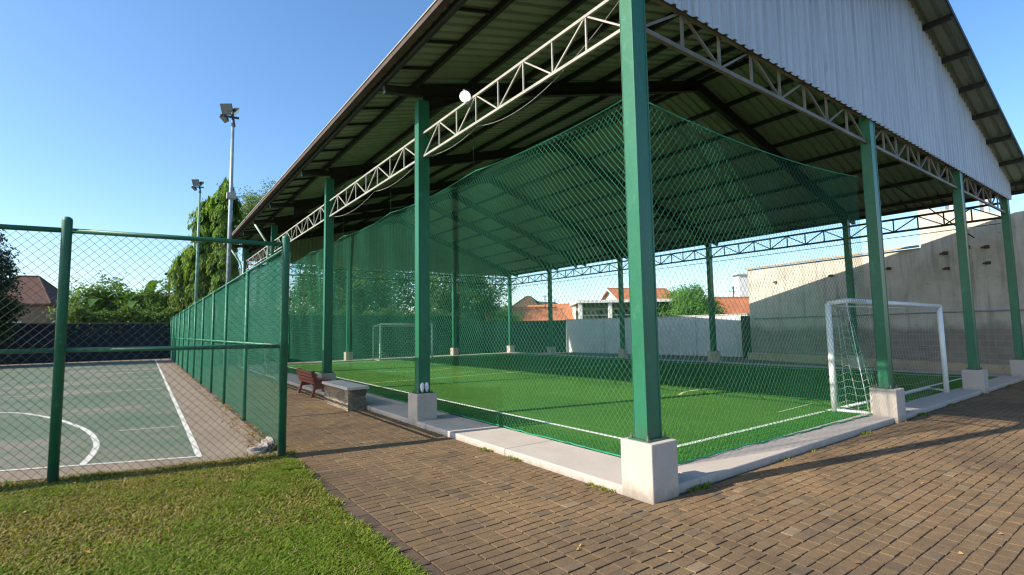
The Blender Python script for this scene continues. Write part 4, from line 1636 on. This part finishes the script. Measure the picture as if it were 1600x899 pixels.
# ------------------------------------------------------------------ foliage
def leaves(C, Nrm, L, W, cols, hang_=None, fold=0.25):
    """each leaf two triangles folded on its midrib; C centres, Nrm normals, L lengths, W widths"""
    n = len(C)
    Nrm = Nrm / (np.linalg.norm(Nrm, axis=1, keepdims=True) + 1e-9)
    if hang_ is None:
        t = rng.normal(0, 1, (n, 3))
    else:
        t = hang_
    t = t - Nrm * (t * Nrm).sum(1, keepdims=True)
    t /= np.linalg.norm(t, axis=1, keepdims=True) + 1e-9
    s = np.cross(Nrm, t)
    L = np.broadcast_to(L, (n,))[:, None]
    W = np.broadcast_to(W, (n,))[:, None]
    b = C - t * L * 0.5
    e = C + t * L * 0.5
    l = C - s * W * 0.5 + Nrm * W * fold
    r = C + s * W * 0.5 + Nrm * W * fold
    V = np.stack([b, r, e, l], 1).reshape(-1, 3)
    i = np.arange(n) * 4
    F = np.concatenate([np.stack([i, i + 1, i + 2], 1), np.stack([i, i + 2, i + 3], 1)])
    return V, F, np.repeat(cols, 4, 0)


def tones(n, a, b, jit=0.18, k=1.0):
    t = rng.random((n, 1))
    a, b = np.array(a) * k, np.array(b) * k
    c = np.array(a) * (1 - t) + np.array(b) * t
    return c * rng.uniform(1 - jit, 1 + jit, (n, 1))


def clumps(center, radii, nc, cr, per, rough=0.35, shell=0.55):
    """leaf positions gathered in twig clumps through an uneven crown"""
    d = rng.normal(0, 1, (nc, 3))
    d /= np.linalg.norm(d, axis=1, keepdims=True)
    k = rng.normal(0, 1, (6, 3)) * 1.6
    ph = rng.uniform(0, 6, 6)
    lob = 1 + rough * sum(np.sin(d @ k[i] * 1.8 + ph[i]) for i in range(6)) / 2.4
    rad = (shell + (1 - shell) * rng.random((nc, 1))) * lob[:, None]
    cc = np.array(center) + d * rad * np.array(radii)
    m_ = rng.normal(0, 1, (nc, per, 3)) * cr
    P = (cc[:, None] + m_).reshape(-1, 3)
    nrm = (np.repeat(d, per, 0) * 0.8 + rng.normal(0, 0.6, (nc * per, 3)) + np.array([0, 0, 0.4]))
    cid = np.repeat(np.arange(nc), per)
    return P, nrm, cid, cc


def tree(name, lab, base, crown_z, radii, nc, cr, per, L, W, ca, cb, tr=0.2, group='trees around the yard', rough=0.35, cat='tree', limbs=7):
    t = thing(name, lab, cat, (base[0], base[1], 0), group)
    cen = (base[0], base[1], crown_z)
    P, nrm, cid, cc = clumps(cen, radii, nc, cr, per, rough)
    ctone = tones(nc, ca, cb, 0.28, 1.0 if name in ('dark_tree', 'broad_tree') else 1.45)
    cols = ctone[cid] * rng.uniform(0.8, 1.2, (len(P), 1))
    V, F, tn = leaves(P, nrm, L * rng.uniform(0.7, 1.3, len(P)), W * rng.uniform(0.7, 1.3, len(P)), cols)
    keep = V[:, 2].reshape(-1, 4).min(1) > 0.02
    Vk = V.reshape(-1, 4, 3)[keep].reshape(-1, 3)
    n = keep.sum()
    i = np.arange(n) * 4
    F = np.concatenate([np.stack([i, i + 1, i + 2], 1), np.stack([i, i + 2, i + 3], 1)])
    mesh_obj('crown', Vk, F, 'leaf', t, tint=tn.reshape(-1, 4, 3)[keep].reshape(-1, 3))
    c = MB()
    top = crown_z + radii[2] * 0.35
    c.tube([(base[0], base[1], -0.1), (base[0] + 0.1, base[1], crown_z * 0.5), (base[0], base[1] + 0.1, top)], [tr, tr * 0.75, tr * 0.25], 9)
    for j in range(limbs):
        q = cc[rng.integers(0, nc)]
        z0 = max(0.4, crown_z - radii[2] * rng.uniform(0.1, 0.8))
        mid = ((base[0] + q[0]) / 2, (base[1] + q[1]) / 2, (z0 + q[2]) / 2 + 0.3)
        c.tube([(base[0], base[1], z0), mid, tuple(q)], [tr * 0.45, tr * 0.3, tr * 0.08], 6)
    c.build('trunk', 'bark', t, smooth=True)
    return t


def column_tree(lab, base, h, r, n, ca, cb):
    """mast tree: narrow column of long drooping leaves in hanging tiers"""
    t = thing('columnar_tree', lab, 'tree', (base[0], base[1], 0), 'tall columnar trees')
    nb = 260
    zb = h * (0.06 + 0.93 * rng.random(nb) ** 0.95)
    an = rng.uniform(0, 2 * math.pi, nb)
    prof = np.clip(np.minimum(1.0, (h - zb) / (h * 0.07)) ** 0.5, 0.3, 1) * (0.8 + 0.2 * np.sin(zb * 1.3 + an * 2))
    per = n // nb
    P, D, cid = [], [], []
    for i in range(nb):
        s = rng.random(per) ** 0.7
        rr = r * prof[i] * s * rng.uniform(0.75, 1.2)
        # each branch leaves the trunk and hangs over
        zz = zb[i] + 0.3 * s - 0.95 * s ** 2
        a_ = an[i] + rng.normal(0, 0.16, per)
        P.append(np.column_stack([base[0] + rr * np.cos(a_), base[1] + rr * np.sin(a_), zz + rng.normal(0, 0.13, per)]))
        D.append(np.column_stack([np.cos(a_), np.sin(a_), rng.normal(0.15, 0.3, per)]))
        cid.append(np.full(per, i))
    P, D, cid = np.concatenate(P), np.concatenate(D), np.concatenate(cid)
    ok = P[:, 2] > 0.2
    P, D, cid = P[ok], D[ok], cid[ok]
    hg = np.column_stack([D[:, 0] * 0.35, D[:, 1] * 0.35, np.full(len(P), -1.0)]) + rng.normal(0, 0.22, (len(P), 3))
    ct = tones(nb, ca, cb, 0.3, 1.3)
    V, F, tn = leaves(P, D + rng.normal(0, 0.35, D.shape), 0.42 * rng.uniform(0.7, 1.3, len(P)), 0.11, ct[cid] * rng.uniform(0.8, 1.2, (len(P), 1)), hg)
    mesh_obj('crown', V, F, 'leaf', t, tint=tn)
    c = MB()
    c.tube([(base[0], base[1], -0.1), (base[0], base[1], h * 0.5), (base[0], base[1], h * 0.97)], [0.17, 0.12, 0.03], 9)
    c.build('trunk', 'bark', t, smooth=True)


def pt_at(px, depth):
    p = at(px, 512, depth)
    return (p.x, p.y)


column_tree('tallest columnar tree with drooping leaves just left of the floodlight mast', pt_at(347, 37), 13.0, 1.1, 30000, (0.07, 0.135, 0.02), (0.16, 0.26, 0.045))
column_tree('columnar tree a little shorter on the left of the tallest one', pt_at(319, 37.6), 11.8, 1.2, 28000, (0.075, 0.14, 0.02), (0.17, 0.27, 0.045))
column_tree('lowest columnar tree with yellowish leaves at the fence end', pt_at(293, 38.2), 8.2, 1.3, 20000, (0.09, 0.16, 0.02), (0.19, 0.28, 0.045))
# airy feathered tree over the eave
tree('feathery_tree', 'airy small-leaved tree showing above the far end of the hall eave', pt_at(400, 44), 11.6, (3.2, 3.2, 3.0), 210, 0.32, 70, 0.24, 0.09, (0.07, 0.13, 0.04), (0.14, 0.2, 0.07), 0.2, rough=0.5, limbs=8)
# left scrub above the navy wall
tree('leafy_shrub', 'broad leafy shrub mass in the middle above the navy wall', pt_at(178, 38.2), 2.9, (2.3, 1.8, 2.9), 300, 0.26, 44, 0.25, 0.12, (0.045, 0.1, 0.018), (0.1, 0.19, 0.035), 0.12, cat='shrub')
tree('leafy_shrub', 'loose pale shrub right of the near fence post above the navy wall', pt_at(132, 38.8), 3.0, (1.5, 1.4, 2.6), 110, 0.26, 36, 0.22, 0.1, (0.06, 0.11, 0.03), (0.13, 0.2, 0.06), 0.1, cat='shrub', rough=0.5)
tree('leafy_shrub', 'rounded shrub left of the columnar trees above the navy wall', pt_at(236, 38), 2.7, (1.7, 1.6, 2.3), 200, 0.26, 44, 0.24, 0.12, (0.04, 0.1, 0.018), (0.11, 0.2, 0.035), 0.12, cat='shrub')
tree('leafy_shrub', 'yellow-green shrub at the foot of the lowest columnar tree', pt_at(276, 38.4), 2.6, (1.1, 1.3, 2.2), 130, 0.24, 40, 0.24, 0.1, (0.08, 0.15, 0.02), (0.17, 0.25, 0.04), 0.1, cat='shrub')


# hedge along the wall top
def hedge(lab, x0, x1, y, z0, z1, dpt, n, ca, cb):
    P = np.column_stack([rng.uniform(x0, x1, n), y + rng.normal(0, dpt, n), np.zeros(n)])
    topz = z1 + 0.16 * np.sin(P[:, 0] * 2.3) + 0.12 * np.sin(P[:, 0] * 5.1 + 1)
    P[:, 2] = z0 + (topz - z0) * rng.random(n) ** 0.7
    V, F, tn = leaves(P, rng.normal(0, 1, (n, 3)) + np.array([0, -0.4, 0.8]), 0.17 * rng.uniform(0.7, 1.3, n), 0.09, tones(n, ca, cb, 0.3, 1.3))
    return tag(mesh_obj('hedge', V, F, 'leaf', tint=tn), lab, 'hedge')


hedge('clipped green hedge growing along the top of the navy court wall', -7.9, -1.4, 40.9, 1.4, 3.35, 0.35, 17000, (0.05, 0.11, 0.02), (0.13, 0.2, 0.04))
hedge('low dark creeper hedge behind the ribbed fence at the far goal', -1.5, 13.5, 27.7, 1.2, 2.95, 0.25, 9000, (0.03, 0.07, 0.02), (0.07, 0.13, 0.03))


# banana plants
def banana(lab, base, h, nl, seed):
    rr = np.random.default_rng(seed)
    t = thing('banana_plant', lab, 'banana plant', (base[0], base[1], 0), 'banana plants')
    V, F, T = [], [], []
    for i in range(nl):
        a = 2 * math.pi * i / nl + rr.uniform(-0.3, 0.3)
        ln = h * rr.uniform(0.42, 0.6)
        el = rr.uniform(0.5, 1.35)
        n = 12
        col = np.array([0.06, 0.13, 0.025]) * rr.uniform(0.8, 1.5)
        b0 = len(V)
        pos = Vector((base[0], base[1], h * 0.55))
        e_ = el
        for j in range(n + 1):
            u = j / n
            wd = 0.33 * math.sin(math.pi * min(1, u * 0.93 + 0.07)) ** 0.6 * (0.35 if u < 0.12 else 1)
            s = Vector((-math.sin(a), math.cos(a), 0))
            cup = Vector((0, 0, 0.18 * wd))
            rag = 1 + rr.uniform(-0.12, 0.12)
            V += [tuple(pos - s * wd * rag + cup), tuple(pos), tuple(pos + s * wd * rag + cup)]
            T += [col * 0.95, col * 1.25, col * 0.95]
            e_ = el - 2.0 * u ** 1.6
            pos = pos + Vector((math.cos(a) * math.cos(e_), math.sin(a) * math.cos(e_), math.sin(e_))) * (ln / n)
        for j in range(n):
            q = b0 + j * 3
            F += [(q, q + 1, q + 4, q + 3), (q + 1, q + 2, q + 5, q + 4)]
    mesh_obj('leaves', np.array(V), F, 'leaf', t, smooth=True, tint=np.array(T))
    c = MB()
    c.tube([(base[0], base[1], 0), (base[0], base[1], h * 0.58)], [0.16, 0.09], 9)
    c.build('stem', 'bark', t, smooth=True)


banana('banana plant with broad arching leaves right of the shrub mass', pt_at(225, 38.4), 6.6, 9, 3)
banana('tallest banana plant with torn leaves left of the lamp post', pt_at(243, 39), 6.0, 8, 4)
banana('banana plant half buried in the leafy shrub nearer the fence post', pt_at(160, 37.6), 6.3, 8, 5)

# dark tree at the left edge
tree('dark_tree', 'dense dark tree cut by the left edge of the view', pt_at(-92, 27), 4.1, (2.25, 2.0, 4.3), 760, 0.22, 80, 0.2, 0.09, (0.02, 0.05, 0.018), (0.045, 0.09, 0.028), 0.2)
# trees behind the far end of the pitch
tree('broad_tree', 'big green tree behind the far goal showing through the green net', pt_at(600, 47), 5.6, (4.6, 3.5, 3.8), 330, 0.36, 46, 0.3, 0.14, (0.04, 0.09, 0.02), (0.11, 0.19, 0.04), 0.25, rough=0.45)
tree('broad_tree', 'bushy tree left of the house roofs beyond the far end of the pitch', pt_at(722, 44), 4.3, (3.6, 3.0, 3.1), 300, 0.34, 46, 0.28, 0.14, (0.03, 0.075, 0.018), (0.085, 0.16, 0.035), 0.22)
tree('broad_tree', 'leafy tree seen left of the third column through the netting', pt_at(500, 46), 5.2, (3.4, 3, 3.6), 240, 0.36, 46, 0.28, 0.13, (0.05, 0.1, 0.02), (0.12, 0.2, 0.05), 0.2, rough=0.5)
tree('broad_tree', 'rear tree between the far goal and the third column', pt_at(552, 55), 6.2, (4, 3.4, 4.6), 260, 0.4, 46, 0.3, 0.14, (0.05, 0.1, 0.025), (0.12, 0.2, 0.05), 0.2, rough=0.5)
tree('round_tree', 'rounded bright green tree right of the corner column above the pale wall', pt_at(1082, 40), 2.6, (2.35, 2.2, 2.35), 360, 0.24, 60, 0.18, 0.08, (0.05, 0.12, 0.018), (0.11, 0.21, 0.03), 0.18, rough=0.16)
tree('leafy_shrub', 'small dark shrub left of the house with the brown gable', pt_at(786, 42), 1.9, (1.4, 1.3, 1.7), 110, 0.22, 40, 0.18, 0.09, (0.03, 0.07, 0.018), (0.08, 0.15, 0.035), 0.1, cat='shrub')

# far green along the horizon, so no bare edge shows
n = 42000
ang = rng.uniform(-0.75, 1.35, n)
dist = rng.uniform(85, 120, n)
hz = 3.2 + 1.6 * np.sin(ang * 14) + 1.2 * np.sin(ang * 37 + 1) + 0.8 * np.sin(ang * 91)
P = np.column_stack([CAM.x + dist * np.sin(ang), CAM.y + dist * np.cos(ang), np.clip(hz, 1.2, None) * rng.random(n) ** 0.6])
V, F, tn = leaves(P, rng.normal(0, 1, (n, 3)) + np.array([0, -0.3, 0.6]), 0.9 * rng.uniform(0.6, 1.4, n), 0.5, tones(n, (0.03, 0.065, 0.022), (0.08, 0.13, 0.04), 0.25))
tag(mesh_obj('distant_woods', V, F, 'leaf', tint=tn), 'low band of far off trees along the horizon', 'woods', kind='stuff')

# ------------------------------------------------------------------ lawn
def patch(x, y):
    return (np.sin(x * 1.9 + 1.3 * np.sin(y * 1.1)) + np.sin(y * 2.3 + x * 0.7 + 2) + 0.7 * np.sin(x * 5.1 - y * 3.3) + 0.5 * np.sin(x * 9.7 + y * 7.9)) / 3.2


def blades(n, x0, x1, y0, y1, inside, hmul=1.0):
    X, Y = rng.uniform(x0, x1, n), rng.uniform(y0, y1, n)
    ok = inside(X, Y)
    X, Y = X[ok], Y[ok]
    p = patch(X, Y) + rng.normal(0, 0.35, len(X))
    lush = 1 / (1 + np.exp(-3 * (p + 0.12 + 0.22 * (1.6 - Y) - 0.12)))
    keep = rng.random(len(X)) < 0.22 + 0.78 * lush
    X, Y, lush = X[keep], Y[keep], lush[keep]
    n = len(X)
    h = (0.016 + 0.024 * lush + 0.016 * rng.random(n)) * hmul
    w = 0.0048 + 0.0035 * rng.random(n)
    a = rng.uniform(0, 2 * math.pi, n)
    lean = rng.uniform(0.3, 1.5, n)
    dx, dy = np.cos(a), np.sin(a)
    bx_, by_ = -dy * w, dx * w
    z0 = np.full(n, -0.012)
    m1 = np.column_stack([X + dx * h * lean * 0.4, Y + dy * h * lean * 0.4, z0 + h * 0.7])
    tp_ = np.column_stack([X + dx * h * lean * 1.1, Y + dy * h * lean * 1.1, z0 + h * 0.95])
    V = np.stack([np.column_stack([X - bx_, Y - by_, z0]), np.column_stack([X + bx_, Y + by_, z0]),
                  m1 + np.column_stack([bx_ * 0.8, by_ * 0.8, 0 * X]), tp_, m1 - np.column_stack([bx_ * 0.8, by_ * 0.8, 0 * X])], 1).reshape(-1, 3)
    i = np.arange(n) * 5
    F = np.stack([i, i + 1, i + 2, i + 4], 1)
    F2 = np.stack([i + 4, i + 2, i + 3, i + 3], 1)
    g1 = np.array([0.125, 0.2, 0.014])
    g2 = np.array([0.21, 0.195, 0.036])
    dry = np.array([0.3, 0.23, 0.1])
    c = g1 * lush[:, None] + g2 * (1 - lush[:, None])
    dm = rng.random(n) < (0.05 + 0.4 * (1 - lush))
    c[dm] = dry
    c *= rng.uniform(0.65, 1.4, (n, 1))
    T = np.repeat(c, 5, 0)
    tri = np.concatenate([np.stack([i, i + 1, i + 2], 1), np.stack([i, i + 2, i + 4], 1), np.stack([i + 4, i + 2, i + 3], 1)])
    return V, tri, T


def lawn_inside(X, Y):
    edge_x = -2.325 + 0.03 * np.clip(Y - 0.5, 0, 4) + 0.012 * np.sin(Y * 3.1) + rng.normal(0, 0.016, len(Y))
    edge_y = 4.22 + 0.149 * (-2.27 - X) + 0.05 * np.sin(X * 4.0) + 0.1
    far = np.where(X < -4.6, 4.62 + 0.3 * (-4.6 - X), edge_y)
    return (X < edge_x) & (Y < far)


V1, F1, T1 = blades(330000, -5.6, -2.1, -0.4, 5.2, lawn_inside)
# ragged longer tufts at the edges
V2, F2_, T2 = blades(26000, -2.45, -2.12, -0.4, 4.3, lambda X, Y: (X < -2.31 + 0.03 * np.clip(Y - 0.5, 0, 4) + rng.normal(0, 0.022, len(Y))) & (np.sin(Y * 2.7) + np.sin(Y * 7.1 + 1) > -0.2), 1.35)
V3, F3, T3 = blades(26000, -5.2, -2.1, 4.1, 5.1, lambda X, Y: np.abs(Y - (4.2185 + 0.1494 * (-2.272 - X)) - 0.05) < 0.09 + 0.04 * np.sin(X * 7), 1.7)
V4, F4, T4 = blades(9000, -2.45, -2.12, 4.2, 12, lambda X, Y: (np.abs(X + 2.26) < 0.1) & (np.sin(Y * 4.1) + np.sin(Y * 9.7) > 0.2 + (Y - 5) * 0.12), 1.8)
V5, F5, T5 = blades(5000, -0.09, 0.0, 0.3, 12, lambda X, Y: (np.sin(Y * 3.3) + np.sin(Y * 8.9 + 2) > 0.75), 0.9)
V6, F6, T6 = blades(4000, 0.3, 16, -0.03, 0.05, lambda X, Y: (np.sin(X * 2.9) + np.sin(X * 7.7 + 2) > 0.95), 0.9)
V7, F7, T7 = blades(2600, -2.13, 0.0, -1.2, 4.0, lambda X, Y: (np.abs((X + 2.125 + 0.003) % bw) < 0.006) & (patch(X * 2, Y * 2) > 0.3), 0.55)
off_ = 0
VV, FF, TT = [], [], []
for V, F, T in ((V1, F1, T1), (V2, F2_, T2), (V3, F3, T3), (V4, F4, T4), (V5, F5, T5), (V6, F6, T6), (V7, F7, T7)):
    VV.append(V)
    FF.append(F + off_)
    TT.append(T)
    off_ += len(V)
tag(mesh_obj('grass', np.concatenate(VV), np.concatenate(FF), 'grass', tint=np.concatenate(TT)), 'short patchy green and dry grass of the lawn', 'grass', kind='stuff')

# fallen leaves along the fence foot and sprinkled about
n = 900
Y = 4.6 + 30 * rng.random(n) ** 1.6
X = -2.4 + rng.normal(0, 0.09, n)
P = np.column_stack([X, Y, 0.012 + 0.02 * rng.random(n)])
n2 = 160
P = np.concatenate([P, np.column_stack([rng.uniform(-4.8, -2.3, n2), rng.uniform(0.2, 4.3, n2), rng.uniform(0.012, 0.03, n2)])])
n3 = 60
P = np.concatenate([P, np.column_stack([rng.uniform(-2, 9, n3), rng.uniform(-2.4, 0.0, n3), np.full(n3, 0.008)])])
n4 = len(P)
V, F, tn = leaves(P, rng.normal(0, 0.35, (n4, 3)) + np.array([0, 0, 1]), 0.05 * rng.uniform(0.4, 1.3, n4), 0.028, tones(n4, (0.32, 0.2, 0.07), (0.2, 0.1, 0.05), 0.35))
tag(mesh_obj('fallen_leaves', V, F, 'litter', tint=tn), 'dry brown leaves scattered along the fence foot', 'leaves', kind='stuff')

# turf pile: fine fibres where the carpet edge is seen close
n = 60000
X = np.concatenate([TX0 + 0.004 + 0.5 * rng.random(n // 2) ** 2, rng.uniform(TX0, 6, n // 2)])
Y = np.concatenate([rng.uniform(TY0, 9, n // 2), TY0 + 0.004 + 0.6 * rng.random(n // 2) ** 2])
n = len(X)
h = 0.012 + 0.014 * rng.random(n)
a = rng.uniform(0, 2 * math.pi, n)
w = 0.003
V = np.stack([np.column_stack([X - np.sin(a) * w, Y + np.cos(a) * w, np.full(n, 0.071)]), np.column_stack([X + np.sin(a) * w, Y - np.cos(a) * w, np.full(n, 0.071)]),
              np.column_stack([X + np.cos(a) * h * 0.7, Y + np.sin(a) * h * 0.7, 0.071 + h])], 1).reshape(-1, 3)
i = np.arange(n) * 3
tag(mesh_obj('turf_fibres', V, np.stack([i, i + 1, i + 2], 1), 'grass', tint=np.repeat(tones(n, (0.045, 0.17, 0.02), (0.085, 0.26, 0.04), 0.25), 3, 0)), 'upright green fibres at the near edge of the turf', 'turf fibres', kind='stuff')

# ------------------------------------------------------------------ light
SD = Vector((1.0, -0.21, -0.72)).normalized()      # direction the sunlight travels
sun_el = math.asin(-SD.z)
sd = bpy.data.lights.new('sun', 'SUN')
sd.energy = 5.0
sd.angle = R(0.5)
sd.color = (1.0, 0.91, 0.77)
so = bpy.data.objects.new('sun', sd)
so.rotation_euler = SD.to_track_quat('-Z', 'Y').to_euler()
so.location = (-30, 10, 30)
COL.objects.link(so)
wd = bpy.data.worlds.new('World')
scene.world = wd
wd.use_nodes = True
nt = wd.node_tree
bg = nt.nodes['Background']
sky = nt.nodes.new('ShaderNodeTexSky')
sky.sky_type = 'NISHITA'
sky.sun_disc = False
sky.sun_elevation = sun_el
sky.sun_rotation = math.atan2(-SD.x, -SD.y)
sky.altitude = 50
sky.air_density = 1.0
sky.dust_density = 0.9
sky.ozone_density = 3.0
hs = nt.nodes.new('ShaderNodeHueSaturation')
hs.inputs['Saturation'].default_value = 1.15
hs.inputs['Hue'].default_value = 0.499
hs.inputs['Value'].default_value = 1.08
nt.links.new(sky.outputs[0], hs.inputs['Color'])
nt.links.new(hs.outputs[0], bg.inputs[0])
bg.inputs[1].default_value = 0.15

vs = scene.view_settings
vs.view_transform = 'Standard'
vs.look = 'None'
vs.gamma = 1.0
vs.exposure = 0.68
vs.use_curve_mapping = False
scene.cycles.max_bounces = 8
scene.cycles.transparent_max_bounces = 12
scene.cycles.use_denoising = True
scene.cycles.filter_width = 1.25
